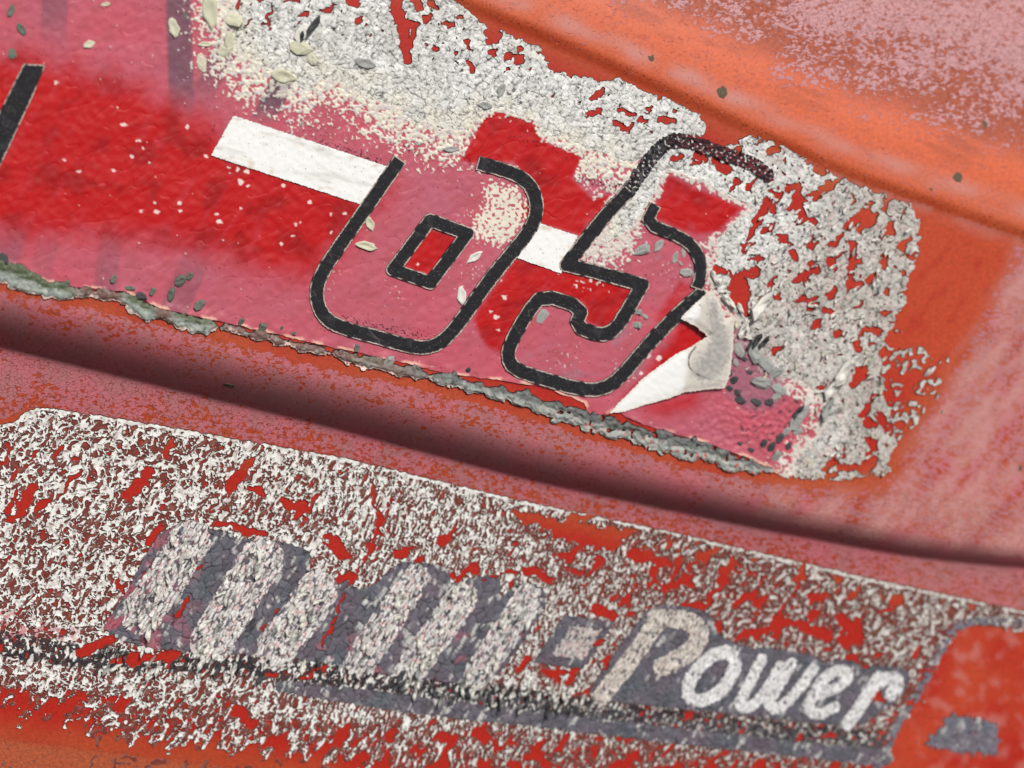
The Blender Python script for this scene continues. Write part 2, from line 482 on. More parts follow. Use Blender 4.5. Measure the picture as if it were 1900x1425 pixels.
def build_panel():
    ax = lambda a, b, c, d: np.concatenate([np.arange(a, b, 20.0), np.arange(b, c, 5.0), np.arange(c, d, 20.0)]).astype(np.float32)
    U, V = np.meshgrid(ax(-900, -100, 2000, 2800), ax(-740, -80, 1505, 2165))      # finer where the camera looks
    su = poly_sd(U, V, FOOT_UP); sl = poly_sd(U, V, FOOT_LOW)
    wob = 7 * perlin(U / 35, V / 35, 3)
    soft = 8 + 22 * sstep(1350, 1600, U)
    iu = sstep(-soft, soft, su + wob * 0.8); il = sstep(-5, 5, sl + wob * 0.4)
    under = np.maximum(iu, il)
    e = crease_e(U, V)
    d = V - smooth_interp(U, STEP_U, STEP_V)
    red = lin(178, 40, 28); orange = lin(180, 80, 46); bright = lin(208, 98, 60); brown = lin(164, 80, 54)
    big = fbm(U / 160, V / 160, 21, 3)
    c = np.broadcast_to(lin(176, 62, 40), U.shape + (3,)).copy()
    c = mixc(c, orange, 0.45 + 0.8 * big)
    # the orange rim that the decal once shielded only partly
    c = mixc(c, red, under * sstep(4, 60, np.maximum(su, sl) + 14 * perlin(U / 60, V / 60, 9)))
    c = mixc(c, orange, under * (1 - sstep(10, 74, su + 16 * perlin(U / 70, V / 70, 8))) * (su > -20) * sstep(1350, 1500, U))
    c = mixc(c, lin(190, 74, 44), iu * sstep(1500, 1720, U + 30 * big) * (1 - sstep(620, 800, V)) * 0.9)
    c = mixc(c, lin(196, 82, 52), il * sstep(1560, 1760, U + 0.5 * (V - 1300)) * np.clip(0.45 + 1.1 * big, 0, 1))
    # the band above the crease
    eb = e + 10 * perlin(U / 90, V / 90, 14)
    c = mixc(c, bright, sstep(-10, 24, eb) * (1 - sstep(100, 190, eb)))
    c = mixc(c, brown, sstep(110, 180, eb) * (1 - sstep(330, 480, eb)))
    c = mixc(c, lin(190, 76, 52), sstep(330, 480, eb))
    stain = sstep(0.05, 0.5, fbm(*rot(U, V, 24, 150, 34), 45, 4)) * sstep(50, 120, e)
    c = mixc(c, lin(150, 66, 44), 0.6 * stain)
    c = mixc(c, lin(170, 40, 28), 0.5 * sstep(0.1, 0.5, fbm(*rot(U, V, -50, 60, 22), 46, 3)) * iu * sstep(1600, 1700, U))
    # bottom left strip of orange
    low = -sl
    c = mixc(c, lin(180, 90, 58), sstep(0, 14, low) * (V > 1300))
    # right of the number decal
    ro = (1 - under) * (e < 0) * (d < 0)
    chalk = np.zeros(U.shape, np.float32)
    below = sstep(-30, 20, d) * (1 - il) * (V < 1340)
    chalk = np.maximum(chalk, (1 - under) * sstep(-14, -2, -e) * np.where(d < 0, 0.60, 0.0))
    chalk = np.where((d < 4) & (d > -130) & (under < 0.5), 0.50 + 0.18 * sstep(-95, -25, d), chalk)
    chalk = np.where((d >= 4) & (sl < 0) & (V < 1340), 0.68 - 0.28 * sstep(-75, -4, sl + 30 * big), chalk)
    rt = sstep(1330, 1620, U)
    chalk = chalk * (1 - rt) + rt * np.where((e < 0) & (d < -40), 0.44, np.maximum(chalk, 0.46) * (under < 0.5))
    # above the crease: patches, growing into a nearly closed skin at the top right
    p = fbm(*[q for q in rot(U / 190, V / 75, 24)], 31, 4)
    top = sstep(110, 330, e + 170 * p + 0.06 * (U - 1300))
    chalk = np.where(e > 10, 0.08 + 0.52 * top, chalk)
    chalk *= 1 - under * (e < 0)
    chalk = np.where((V > 1330) & (e < 0), 0, chalk)
    chalk = np.where((e > -22) & (e < 12), chalk * 0.15, chalk)
    # bloom: painted highlight stripe above the crease, chalk far right, pinkish grey top right
    st = np.exp(-((e - 40) / 17) ** 2) * (0.45 + 0.5 * perlin(U / 60, V / 40, 17))
    bloom = np.clip(st * 0.95, 0, 0.75)
    bloom += (1 - under) * (e < -6) * (d < -20) * sstep(1300, 1560, U) * np.clip(0.44 + 1.1 * fbm(*rot(U / 70, V / 70, -50, 1.8, 0.6), 41, 4), 0, 0.78)
    bloom += sstep(190, 430, e + 120 * p) * 0.32
    bloom += sstep(1480, 1750, U) * (d > 0) * (sl < 0) * 0.2 + il * sstep(1640, 1760, U) * np.clip(0.9 * fbm(U / 30, V / 30, 43, 3), 0, 0.4)
    speck = np.exp(-((e - 6) / 22) ** 2) * 0.66 + 0.42 * sstep(25, 60, e) * (1 - sstep(130, 240, e))
    speck = np.maximum(speck, 0.34 * (1 - under)) + 0.25 * (1 - under) * sstep(200, 300, e)
    speck = np.maximum(speck, 0.5 * np.exp(-((su + 2) / 7) ** 2) * (d < -60))
    speck = np.where((V > 1330) & (e < 0), 0, speck)
    craze = 0.5 * (V > 1330) * (sl < 0) + sstep(110, 210, e) * 0.8 * (1 - sstep(440, 620, e)) + 0.85 * (d > 6) * (sl < 0) * (V < 1300) + 0.5 * (d < 0) * (d > -120) * (su < 0)
    x, y, z = place(U.ravel(), V.ravel(), 0.0)
    org = Vector(l2w(*[float(k) for k in place(950, 1700, 0)]))
    co = to_world(x, y, z, org)
    ny, nx = U.shape
    i = np.arange(ny * nx).reshape(ny, nx)
    a, b, cc, dd = i[:-1, :-1].ravel(), i[:-1, 1:].ravel(), i[1:, 1:].ravel(), i[1:, :-1].ravel()
    tris = np.concatenate([np.stack([a, dd, cc], 1), np.stack([a, cc, b], 1)])
    me = make_mesh('body_panel', co, tris, [M_PANEL], None, None, c.reshape(-1, 3),
                   {'puv': np.stack([U.ravel() / 100, V.ravel() / 100, 0 * U.ravel()], 1), 'chalk': chalk.ravel(), 'speck': speck.ravel(), 'bloom': np.clip(bloom, 0, 0.85).ravel(), 'craze': craze.ravel(), 'pale': sstep(60, 160, e).ravel() * 0.85})
    o = link('body_panel', me)
    o.location = org
    return tag(o, 'faded red painted panel with a rounded step, chalky and crazed, carrying two decals', 'panel')
PANEL = build_panel()

# ------------------------------------------------------------------ the number decal
NUM = thing('number_decal', 640, 668, 'large pink and red racing number decal reading 65 in black outline, cracked and peeling', 'decal')
PINK = lin(196, 88, 104); PINK2 = lin(182, 96, 114); RED = lin(188, 18, 22); DRED = lin(154, 14, 18); WHITE = lin(238, 240, 238); CREAM = lin(226, 222, 205)
BLACK = lin(34, 34, 38); GREYBLUE = lin(98, 78, 94)

TORN = np.array([(-330, 425, 18), (-40, 494, 19), (30, 512, 22), (85, 536, 19), (140, 546, 12), (190, 543, 8), (230, 553, 12), (262, 572, 20), (300, 584, 8), (325, 590, 13),
        (370, 603, 17), (420, 609, 8), (520, 634, 8), (600, 652, 8), (680, 674, 12), (760, 690, 9), (830, 706, 11), (900, 722, 15), (960, 738, 19),
        (1040, 764, 22), (1100, 785, 21), (1200, 810, 24), (1300, 838, 24), (1380, 862, 18), (1436, 874, 8)], float)

NUM_OUT = [(-330, -330), (560, -330), (700, -70), (842, 0), (905, 50), (960, 72), (1002, 88), (1018, 126), (1060, 142), (1110, 150), (1150, 146), (1200, 172), (1250, 188), (1300, 214),
           (1312, 246), (1296, 262), (1340, 276), (1372, 262), (1392, 250), (1450, 272), (1560, 332), (1640, 362), (1690, 378), (1704, 412), (1702, 470), (1684, 520), (1678, 560), (1652, 610),
           (1634, 650), (1640, 700), (1650, 760), (1668, 800), (1650, 850), (1660, 876), (1600, 884), (1560, 890), (1500, 888), (1450, 884), (1428, 868),
           (1380, 846), (1300, 818), (1200, 790), (1156, 772), (1148, 756), (1128, 768), (1092, 768), (1084, 746), (1000, 716), (930, 706), (840, 694), (760, 676), (690, 660),
           (600, 640), (520, 622), (420, 598), (370, 588), (300, 572), (230, 540), (140, 532), (85, 522), (30, 498), (-40, 478), (-330, 410)]
# where the print has weathered off down to the white vinyl
BARE = [(392, -330), (600, -330), (860, -30), (1320, 200), (1740, 360), (1760, 920), (1446, 920), (1470, 850), (1520, 800), (1540, 756), (1490, 716), (1440, 700), (1398, 640), (1372, 610), (1350, 574),
        (1322, 530), (1312, 500), (1330, 470), (1322, 430), (1392, 384), (1240, 318), (1196, 388), (1150, 452), (1106, 452), (1160, 356), (1190, 300), (1150, 300), (1090, 290), (1012, 256),
        (996, 228), (918, 208), (860, 250), (800, 238), (740, 216), (690, 190), (640, 158), (596, 140), (560, 170), (520, 130), (470, 132), (432, 96), (420, 30)]

SIX = curve([(741, 296), (695, 362), (634, 449), (594, 508), (584, 550), (600, 590), (637, 609), (701, 625), (772, 646), (812, 640), (846, 607), (903, 523), (964, 450), (990, 414), (996, 378), (984, 342), (952, 320), (886, 302)], 2)
SIX_IN = curve([(797, 408), (866, 433), (798, 524), (728, 500)], 0)
FIVE = [(1166, 353), (1119, 402), (1082, 450), (1050, 491), (1050, 491), (1102, 503), (1190, 528), (1190, 528), (1166, 570), (1140, 612), (1112, 622), (1066, 604), (1080, 570), (1006, 546), (977, 580), (948, 632),
        (940, 660), (952, 684), (1000, 700), (1076, 722), (1116, 722), (1150, 700), (1195, 645), (1252, 585), (1306, 539)]
FIVE_HOOK = [(1214, 380), (1197, 414), (1258, 437), (1286, 458), (1299, 486), (1299, 512), (1291, 534)]
FIVE_TOP = [(1168, 350), (1188, 320), (1213, 284), (1236, 264), (1260, 259), (1290, 266), (1338, 284), (1398, 304), (1422, 324)]
FLAP = [(1314, 534), (1330, 561), (1340, 588), (1357, 584), (1356, 635), (1351, 690), (1341, 718), (1300, 722), (1269, 726), (1238, 738), (1202, 748), (1160, 762), (1128, 767), (1145, 748), (1162, 731), (1190, 702), (1219, 679), (1250, 656), (1280, 640), (1308, 622),
        (1286, 603), (1258, 590), (1280, 566)]
STRIPE1 = [(433, 214), (722, 310), (672, 380), (391, 288)]
STRIPE2 = [(990, 410), (1070, 437), (1040, 507), (958, 478)]
BAR = [(44, 118), (84, 121), (60, 180), (2, 304), (-60, 420), (-110, 420), (-60, 320), (0, 205)]

RED_SOFT = [([(-330, 60), (-60, 96), (80, 108), (230, 150), (330, 190), (440, 262), (720, 350), (680, 400), (600, 500), (560, 520), (470, 500), (300, 450), (150, 440), (-60, 430), (-330, 400)], 46, 1.0),
            ([(900, 212), (930, 206), (986, 226), (1008, 262), (1078, 290), (1062, 330), (1100, 372), (1130, 360), (1090, 440), (950, 400), (1000, 350), (952, 300), (872, 302), (856, 296)], 5, 1.0),
            ([(955, 478), (1050, 498), (1182, 532), (1128, 614), (1078, 592), (1084, 562), (1004, 542), (948, 630), (936, 660), (900, 640), (876, 590)], 8, 1.0),
            ([(798, 424), (850, 442), (798, 510), (744, 494)], 5, 1.0),
            ([(1240, 326), (1378, 386), (1330, 430), (1290, 436), (1206, 404)], 8, 1.0),
            ([(1156, 740), (1230, 650), (1262, 590), (1312, 620), (1290, 700), (1200, 752)], 14, 1.0),
            ([(1190, 752), (1300, 722), (1290, 760), (1230, 775)], 26, 0.8),
            ([(1260, 520), (1292, 536), (1230, 600), (1216, 590)], 9, 0.8)]

def holes_field(U, V, seed, thr, L=26, ang=-48, stretch=1.9):
    x, y = rot(U, V, ang, L * stretch, L)
    x = x + 0.35 * perlin(U / 14, V / 14, seed + 3); y = y + 0.35 * perlin(U / 14, V / 14, seed + 4)
    return (thr - perlin(x, y, seed)) * L * 0.55

HOLES_UP = [[(732, -20, 14), (738, 20, 12), (750, 70, 11), (755, 112, 8)], [(772, 46, 7), (760, 84, 5)], [(768, -10, 12), (776, 14, 8)], [(650, 4, 9), (662, 12, 6)], [(800, 6, 7), (808, 14, 5)], [(790, 34, 9), (796, 32, 7)],
    [(834, 46, 8), (826, 42, 5)], [(852, 30, 5), (854, 30, 5)], [(963, 112, 10), (964, 108, 10)], [(941, 106, 8), (946, 98, 5)], [(913, 98, 8), (916, 94, 6)], [(966, 91, 6), (962, 92, 6)], [(944, 128, 5), (946, 127, 4)], [(914, 78, 6), (920, 77, 6)],
    [(868, 86, 6), (866, 78, 5)], [(868, 116, 6), (878, 130, 5)], [(806, 90, 6), (812, 88, 4)], [(845, 100, 3), (846, 98, 3)], [(900, 60, 7), (920, 66, 12), (905, 80, 4)], [(1100, 182, 6), (1118, 168, 6)], [(1090, 214, 5), (1110, 206, 6), (1106, 200, 4)], [(1150, 203, 4), (1180, 214, 4)],
    [(1140, 228, 5), (1162, 240, 7), (1172, 232, 4)], [(1200, 204, 6), (1206, 202, 5)], [(1190, 222, 7), (1196, 224, 5)], [(1224, 222, 6), (1246, 224, 7)], [(1252, 206, 5), (1254, 206, 4)], [(1222, 185, 4), (1224, 176, 4)],
    [(1370, 528, 20), (1372, 548, 19)], [(1384, 510, 8), (1404, 498, 7)], [(1332, 500, 10), (1346, 504, 5)], [(1378, 568, 9), (1384, 584, 5)], [(1424, 374, 8), (1404, 410, 8), (1388, 440, 5)], [(1480, 350, 8), (1476, 380, 10), (1490, 370, 6)], [(1512, 366, 8), (1540, 340, 8)],
    [(1480, 344, 7), (1462, 350, 7)], [(1430, 280, 9), (1444, 276, 6)], [(1500, 300, 6), (1510, 290, 5)], [(1582, 450, 8), (1580, 490, 8), (1576, 530, 7)], [(1604, 400, 14), (1610, 412, 12), (1624, 398, 6)], [(1572, 420, 8), (1600, 400, 10)],
    [(1640, 480, 8), (1638, 494, 6)], [(1620, 512, 7), (1610, 520, 6)], [(1470, 470, 9), (1476, 480, 6)], [(1492, 508, 8), (1476, 520, 7)], [(1514, 500, 9), (1516, 498, 7)], [(1530, 575, 7), (1545, 584, 7)], [(1512, 566, 5), (1502, 570, 6), (1500, 555, 4)],
    [(1600, 690, 13), (1588, 706, 9), (1580, 718, 4)], [(1524, 722, 7), (1530, 718, 5)], [(1436, 652, 7), (1446, 646, 5)], [(1604, 612, 6), (1630, 614, 8)], [(1636, 640, 6), (1640, 642, 6)], [(1560, 870, 8), (1590, 866, 6)], [(1604, 868, 14), (1620, 852, 10)], [(1550, 878, 6), (1530, 886, 5)], [(1470, 885, 3), (1480, 888, 3)],
    [(1660, 660, 10), (1640, 690, 8)], [(1630, 770, 9), (1650, 800, 9)], [(1290, 286, 7), (1310, 296, 6)], [(1262, 290, 6), (1246, 296, 5)], [(1330, 312, 5), (1345, 318, 5)], [(1366, 330, 4), (1358, 352, 4)], [(1244, 540, 6), (1236, 560, 6), (1230, 580, 3)]]

SPOTS_W = [(228, 231, 5), (258, 261, 4), (265, 275, 3), (347, 236, 4), (245, 291, 3), (118, 297, 3), (147, 318, 3), (210, 316, 4), (104, 153, 3), (382, 290, 4), (424, 311, 3), (440, 314, 4), (458, 318, 4), (446, 338, 6), (460, 345, 3), (526, 344, 4), (333, 377, 5), (334, 391, 3),
           (290, 393, 4), (286, 376, 3), (402, 397, 3), (407, 411, 4), (446, 386, 3), (262, 391, 3), (548, 417, 3), (556, 412, 2), (543, 438, 3), (521, 452, 3), (575, 375, 3), (614, 397, 3), (614, 431, 3), (640, 396, 3), (920, 588, 4), (910, 578, 3), (925, 612, 3), (1200, 660, 6), (1222, 664, 6), (1189, 692, 4), (935, 552, 4), (775, 490, 3), (930, 520, 2)]

def flakes(U, V, seed, size, ang=0, stretch=1.0, slope=0.22, gap=0.10):
    """small tilted platelets: height, crack mask (1 on the plate, 0 in the crack), per-plate random number"""
    x, y = rot(U, V, ang, size * stretch, size)
    x = x + 0.25 * perlin(U / (size * 1.3), V / (size * 1.3), seed + 1); y = y + 0.25 * perlin(U / (size * 1.3), V / (size * 1.3), seed + 2)
    F1, F2, ox, oy, ra, rb = worley(x, y, seed)
    h = ((ra - 0.5) * ox + (rb - 0.5) * oy) * 2 * slope * size
    return h + (ra - 0.5) * 0.12 * size, sstep(0.0, gap, F2 - F1), rb

def build_number():
    S = 1.8
    U, V = grid(-165, -60, 1780, 925, S)
    sd = poly_sd(U, V, NUM_OUT)
    edge = 4 * perlin(U / 17, V / 17, 51) + 2.5 * perlin(U / 6, V / 6, 52)
    bare_sd = poly_sd(U, V, BARE)
    # outline: smooth film left, ragged crust right
    right = sstep(-30, 40, bare_sd)
    f = sd + edge * (0.45 + 1.2 * right)
    # scattered remnants at the far right
    rem = poly_sd(U, V, [(1636, 640), (1690, 622), (1745, 680), (1730, 776), (1690, 800), (1650, 830), (1650, 740)])
    remf = np.minimum(np.minimum(rem + 26 * perlin(U / 26, V / 26, 58), (perlin(*rot(U, V, -40, 15, 8), 57) - 0.08) * 9), (perlin(U / 34, V / 34, 59) + 0.12) * 20)
    # ---- bare vinyl
    w = bare_sd + (26 - 16 * sstep(1120, 1180, U)) * fbm(U / 60, V / 60, 61, 3) - 60 * sstep(-6, 14, poly_sd(U, V, [(1240, 322), (1384, 386), (1340, 436), (1290, 444), (1200, 410)])) - 90 * sstep(-5, 8, poly_sd(U, V, RED_SOFT[1][0]))
    hf = holes_field(U, V, 71, 0.44 - 0.10 * sstep(1380, 1480, U + 0.3 * (V - 400)), 19, -48, 1.5)
    hf = np.where(bare_sd > -4, hf, 50)
    exp_h = np.full(U.shape, -1e3, np.float32)
    for hl in HOLES_UP:
        p = np.array(hl); m = (U > p[:, 0].min() - 45) & (U < p[:, 0].max() + 45) & (V > p[:, 1].min() - 45) & (V < p[:, 1].max() + 45)
        exp_h[m] = np.maximum(exp_h[m], line_dist(U[m], V[m], p))
    exp_h = exp_h + 4.5 * perlin(U / 10, V / 10, 77) + 2 * perlin(U / 5, V / 5, 78)
    # big holes keep off the sheltered zone around and left of the five
    keep = sstep(0, 40, poly_sd(U, V, [(600, 60), (960, 150), (1100, 210), (1200, 230), (1210, 290), (1420, 360), (1400, 430), (1320, 480), (1310, 620), (700, 300), (540, 160)]))
    hf = hf + keep * 30 + 30 * sstep(0, 40, poly_sd(U, V, [(1340, 560), (1400, 560), (1540, 640), (1600, 760), (1540, 860), (1440, 880), (1300, 700)]))
    hf = hf + 12 * (1 - sstep(1000, 1300, U)) * (V > 60)
    tiny = 6 * (0.58 - 0.04 * sstep(1300, 1450, U) - perlin(*rot(U, V, -50, 11, 6.5), 73)) + 14 * keep
    hole = np.minimum(np.minimum(hf, -exp_h), np.where(bare_sd > 6, tiny, 50))
    h1, c1, r1 = flakes(U, V, 81, 11, -40, 1.5, 0.34, 0.17)
    h2, c2, r2 = flakes(U, V, 85, 5.5, -50, 1.5, 0.34, 0.22)
    lw = sstep(560, 1000, U)
    xw = U + 5 * perlin(U / 17, V / 17, 86); yw = V + 5 * perlin(U / 17, V / 17, 87)
    wr1 = np.abs(perlin(*rot(xw, yw, -50, 15, 9), 88)); wr2 = np.abs(perlin(*rot(xw, yw, -15, 9, 6), 91))
    hair = np.exp(-(perlin(*rot(xw, yw, -50, 30, 13), 79) / 0.045) ** 2) * sstep(-0.15, 0.25, perlin(U / 28, V / 28, 80))
    hair = np.maximum(hair, np.exp(-(perlin(*rot(xw, yw, 10, 26, 15), 74) / 0.04) ** 2) * sstep(0.0, 0.3, perlin(U / 33, V / 33, 75)))
    lump = sstep(1000, 620, U) * sstep(-10, 30, bare_sd)
    hh = 2.5 + h1 * 0.26 + h2 * 0.28 + 0.9 * np.exp(-wr1 / 0.10) + 0.5 * np.exp(-wr2 / 0.10) + lump * 1.8 * fbm(U / 18, V / 18, 89, 2) - 1.5 * (1 - c1) * 0.5 - 0.6 * (1 - c2) - 1.6 * hair + 1.0 * perlin(U / 40, V / 40, 90)
    hh = np.maximum(hh, 0.7)
    c = np.broadcast_to(WHITE, U.shape + (3,)).copy()
    c = mixc(c, lin(204, 200, 193), 0.10 + 0.5 * fbm(U / 120, V / 120, 92, 2) + 0.75 * sstep(1380, 1560, U + 0.7 * (V - 450)))
    c = c * (0.78 + 0.30 * r1[..., None]) * (0.84 + 0.22 * r2[..., None])
    c = mixc(c, CREAM, sstep(70, 10, bare_sd + 20 * perlin(U / 30, V / 30, 93)) * (1 - sstep(1120, 1200, U)) * np.clip(0.55 + 0.9 * fbm(U / 45, V / 45, 100, 2), 0, 0.9))
    c = mixc(c, lin(205, 170, 165), sstep(0.1, 0.5, perlin(U / 18, V / 18, 95)) * 0.35 * sstep(1330, 1450, U))
    crack_dark = (1 - c1) * 0.95 * sstep(-0.25, 0.2, perlin(U / 13, V / 13, 94)) + (1 - c2) * 0.7 * sstep(-0.1, 0.3, perlin(U / 9, V / 9, 96))  # darker in the cracks between plates, in patches
    c = mixc(c, lin(40, 34, 34), np.maximum(crack_dark * 0.75, hair * 0.92))
    c = mixc(c, lin(28, 26, 28), 0.9 * sstep(0.5, 0.6, perlin(*rot(U, V, -50, 12, 4), 98)) * sstep(-0.1, 0.3, perlin(U / 50, V / 50, 99)))
    top_rag = w - 4
    fb = np.minimum(np.minimum(f, hole), top_rag)
    fb = np.maximum(fb, remf)
    film('bare_vinyl', NUM, U, V, fb, hh, c, M_CRUST, M_EDGE, 1.3)['label'] = 'cracked white vinyl where the print has worn off'
    # ---- printed film
    fp = np.minimum(f, -(top_rag) + 1.2)
    stip_d = sstep(-135 + 75 * sstep(1100, 1200, U), 14, w + 14 * perlin(U / 14, V / 14, 97))                 # how near to bare
    c = np.broadcast_to(PINK, U.shape + (3,)).copy()
    c = mixc(c, PINK2, 0.5 + 0.9 * fbm(U / 140, V / 140, 101, 3))
    red = np.zeros(U.shape, np.float32)
    for pg, soft, amt in RED_SOFT:
        pg = np.array(pg); mg = soft * 2 + 10
        m = (U > pg[:, 0].min() - mg) & (U < pg[:, 0].max() + mg) & (V > pg[:, 1].min() - mg) & (V < pg[:, 1].max() + mg)
        red[m] = np.maximum(red[m], amt * sstep(-soft, soft, poly_sd(U[m], V[m], pg) + soft * 0.5 * fbm(U[m] / 40, V[m] / 40, 104, 3)))
    streak = fbm(*rot(U, V, -58, 150, 26), 106, 3)
    red = red * (1 - 0.16 * sstep(0.1, 0.6, streak))
    c = mixc(c, RED, red)
    c = mixc(c, DRED, red * 0.8 * sstep(-0.05, 0.45, fbm(U / 60, V / 60, 108, 4)))
    c = mixc(c, lin(176, 84, 92), (1 - red) * 0.6 * sstep(0.0, 0.5, fbm(*rot(U, V, -40, 50, 24), 109, 4)))
    # ghost bars of the faded print
    for p, wd, a in (([(330, -60), (332, 60), (340, 260)], 23, .8), ([(105, -60), (96, 130)], 24, .5), ([(470, -20), (420, 90), (350, 230)], 21, .75), ([(575, 30), (545, 110), (520, 160), (470, 260)], 21, .85),
                     ([(212, 380), (196, 520), (190, 600)], 21, .34), ([(50, 360), (-30, 560)], 30, .36), ([(390, 420), (320, 580)], 26, .4), ([(100, 360), (70, 560)], 20, .2)):
        fade = sstep(p[-1][1] - 10, p[-1][1] - 130, V) if p[0][1] < 200 else sstep(p[0][1] + 10, p[0][1] + 120, V)
        c = mixc(c, GREYBLUE, a * fade * sstep(-4, 4, line_dist(U, V, p, wd)) * (1 - 0.75 * red))
    c = mixc(c, lin(150, 120, 138), 0.5 * sstep(0.1, 0.6, fbm(U / 45, V / 45, 111, 2)) * sstep(-20, 10, poly_sd(U, V, [(1090, 400), (1200, 400), (1320, 440), (1300, 560), (1180, 700), (960, 700), (940, 640), (1100, 640), (1200, 540), (1060, 480)])))
    # stipple: the print breaking up into islands, white vinyl between
    n = 0.8 * perlin(U / 6.5, V / 6.5, 113) + 0.55 * perlin(U / 14, V / 14, 114) + 0.35 * perlin(U / 3.8, V / 3.8, 115)
    st = sstep(0.02, 0.12, n - 0.98 + 1.55 * stip_d)
    dust = sstep(0.62, 0.72, perlin(U / 5.5, V / 5.5, 117) + 0.25 * sstep(-0.3, 0.4, perlin(U / 60, V / 60, 118)) - 0.16 + 0.0 * U) * (1 - red) * 0.75 * sstep(0.0, 0.4, perlin(U / 70, V / 70, 116))
    up = (V < 330) & (U < 1240)
    c = mixc(c, np.where(up[..., None], mixc(np.broadcast_to(CREAM, U.shape + (3,)), lin(206, 200, 196), sstep(-0.1, 0.4, perlin(U / 12, V / 12, 102))), lin(214, 206, 198)), np.maximum(st, dust * sstep(500, 640, U)))
    gs = sstep(-4, 4, line_dist(U, V, [(580, 50), (545, 110), (520, 160), (484, 226)], 20)) * sstep(236, 190, V)
    c = mixc(c, lin(92, 76, 90), 0.75 * gs * (1 - 0.6 * st))
    # patch of cream inside the six
    pt = poly_sd(U, V, [(905, 340), (960, 350), (976, 390), (960, 430), (930, 455), (884, 440), (878, 410), (900, 390)])
    c = mixc(c, CREAM, sstep(0, 0.1, perlin(U / 6, V / 6, 119) + np.clip(pt / 22, -1, 0.32)))
    # dark pin specks
    for p, r, dn in (([(590, 262), (720, 306)], 20, .9), ([(745, 262), (770, 285)], 18, .95), ([(560, 220), (600, 250)], 14, .6), ([(640, 590), (720, 612), (800, 625)], 20, .85), ([(955, 255), (1080, 290)], 22, .6), ([(1075, 330), (1130, 345), (1165, 340)], 16, 1.0), ([(865, 290), (880, 320)], 12, .6), ([(1200, 500), (1180, 600)], 10, .5), ([(85, 95), (60, 120)], 16, .7), ([(400, 230), (385, 260)], 10, .6)):
        k = sstep(-r, r * 0.4, line_dist(U, V, p, 2))
        c = mixc(c, lin(74, 22, 36), sstep(0.62, 0.72, perlin(U / 4, V / 4, 121) * 0.9 + 0.75 * k * dn - 0.12))
    c = mixc(c, lin(110, 30, 44), 0.8 * sstep(0.70, 0.76, perlin(U / 5, V / 5, 123)))
    for (x, y, r) in SPOTS_W:
        m = (np.abs(U - x) < 12) & (np.abs(V - y) < 12)
        dd = np.hypot((U[m] - x) * (0.8 + 0.5 * ((x * 7) % 1.0 + (y % 3) / 3)) + 3 * perlin(U[m] / 5, V[m] / 5, 124), (V[m] - y) * (1.5 - 0.25 * (x % 3)) + 2 * perlin(U[m] / 5, V[m] / 5, 125))
        c[m] = mixc(c[m], lin(236, 214, 210), sstep(r + .8, r - .8, dd))
    # peach rim of the torn lower edge
    c = mixc(c, lin(236, 180, 165), sstep(7, 2, f) * sstep(-0.1, 0.2, perlin(U / 40, V / 40, 126)) * (V > 480))
    wr = 2.2 + 1.4 * fbm(*rot(U, V, -35, 90, 45), 127, 3) + 0.5 * perlin(U / 14, V / 14, 129) - 0.5 * np.exp(-(perlin(*rot(U, V, -40, 70, 28), 130) / 0.035) ** 2)
    wr = wr + 2.2 * sstep(22, 0, sd) * sstep(-0.2, 0.4, perlin(U / 50, V / 50, 131)) + 1.3 * st * (0.6 + n) + h2 * 0.35 * stip_d
    rough = sstep(-60, 30, poly_sd(U, V, [(1340, 740), (1500, 760), (1450, 850), (1300, 800)]))
    wr = wr + 1.6 * rough * perlin(U / 9, V / 9, 133)
    # blow-off pits in the pink at the lower right
    pit = sstep(0.42, 0.5, perlin(*rot(U, V, -55, 11, 6), 135)) * sstep(-10, 20, poly_sd(U, V, [(1340, 640), (1420, 660), (1530, 790), (1440, 860), (1340, 810), (1380, 760), (1350, 720)]))
    c = mixc(c, lin(70, 60, 70), pit * 0.8)
    wr = wr - pit * 1.2
    lumps = sstep(-12, 6, poly_sd(U, V, [(1358, 600), (1400, 640), (1450, 700), (1440, 750), (1400, 760), (1352, 735)]))
    c = mixc(c, lin(150, 104, 122), lumps * 0.7)
    film('printed_film', NUM, U, V, fp, np.maximum(wr, 0.8), c, M_FILM, M_EDGEPALE, 0.6)['label'] = 'faded pink film with airbrushed red'
build_number()

def sub_film(name, pts, kind, col, h, mat, edge, seed=1, wid=None, closed=False, rough=1.2, thick=None, flare=0.5, label=None, parent=None, tint=None, hmod=None, smooth_it=0, s=1.5, cut=None):
    p = np.array(pts, float)
    if smooth_it:
        p = curve(p, smooth_it, closed=(kind == 'poly'))
    mg = (wid or 0) + 8
    U, V = grid(p[:, 0].min() - mg, p[:, 1].min() - mg, p[:, 0].max() + mg, p[:, 1].max() + mg, s)
    if kind == 'poly':
        f = poly_sd(U, V, p)
    else:
        q = np.vstack([p, p[:1]]) if closed else p
        f = line_dist(U, V, q, wid)
    f = f + rough * 0.8 * perlin(U / 3.6, V / 3.6, seed) + rough * 0.35 * perlin(U / 13, V / 13, seed + 1)
    if cut is not None:
        f = np.minimum(f, cut(U, V))
    hh = h + 0.35 * perlin(U / 11, V / 11, seed + 2) + 0.3 * perlin(U / 35, V / 35, seed + 3)
    if hmod is not None:
        hh = hh + hmod(U, V, f)
    c = np.broadcast_to(np.asarray(col, np.float32), U.shape + (3,)).copy()
    if tint is not None:
        c = tint(U, V, f, c)
    o = film(name, parent or NUM, U, V, f, hh, c, mat, edge, flare, 0.0, thick)
    if label: o['label'] = label
    return o

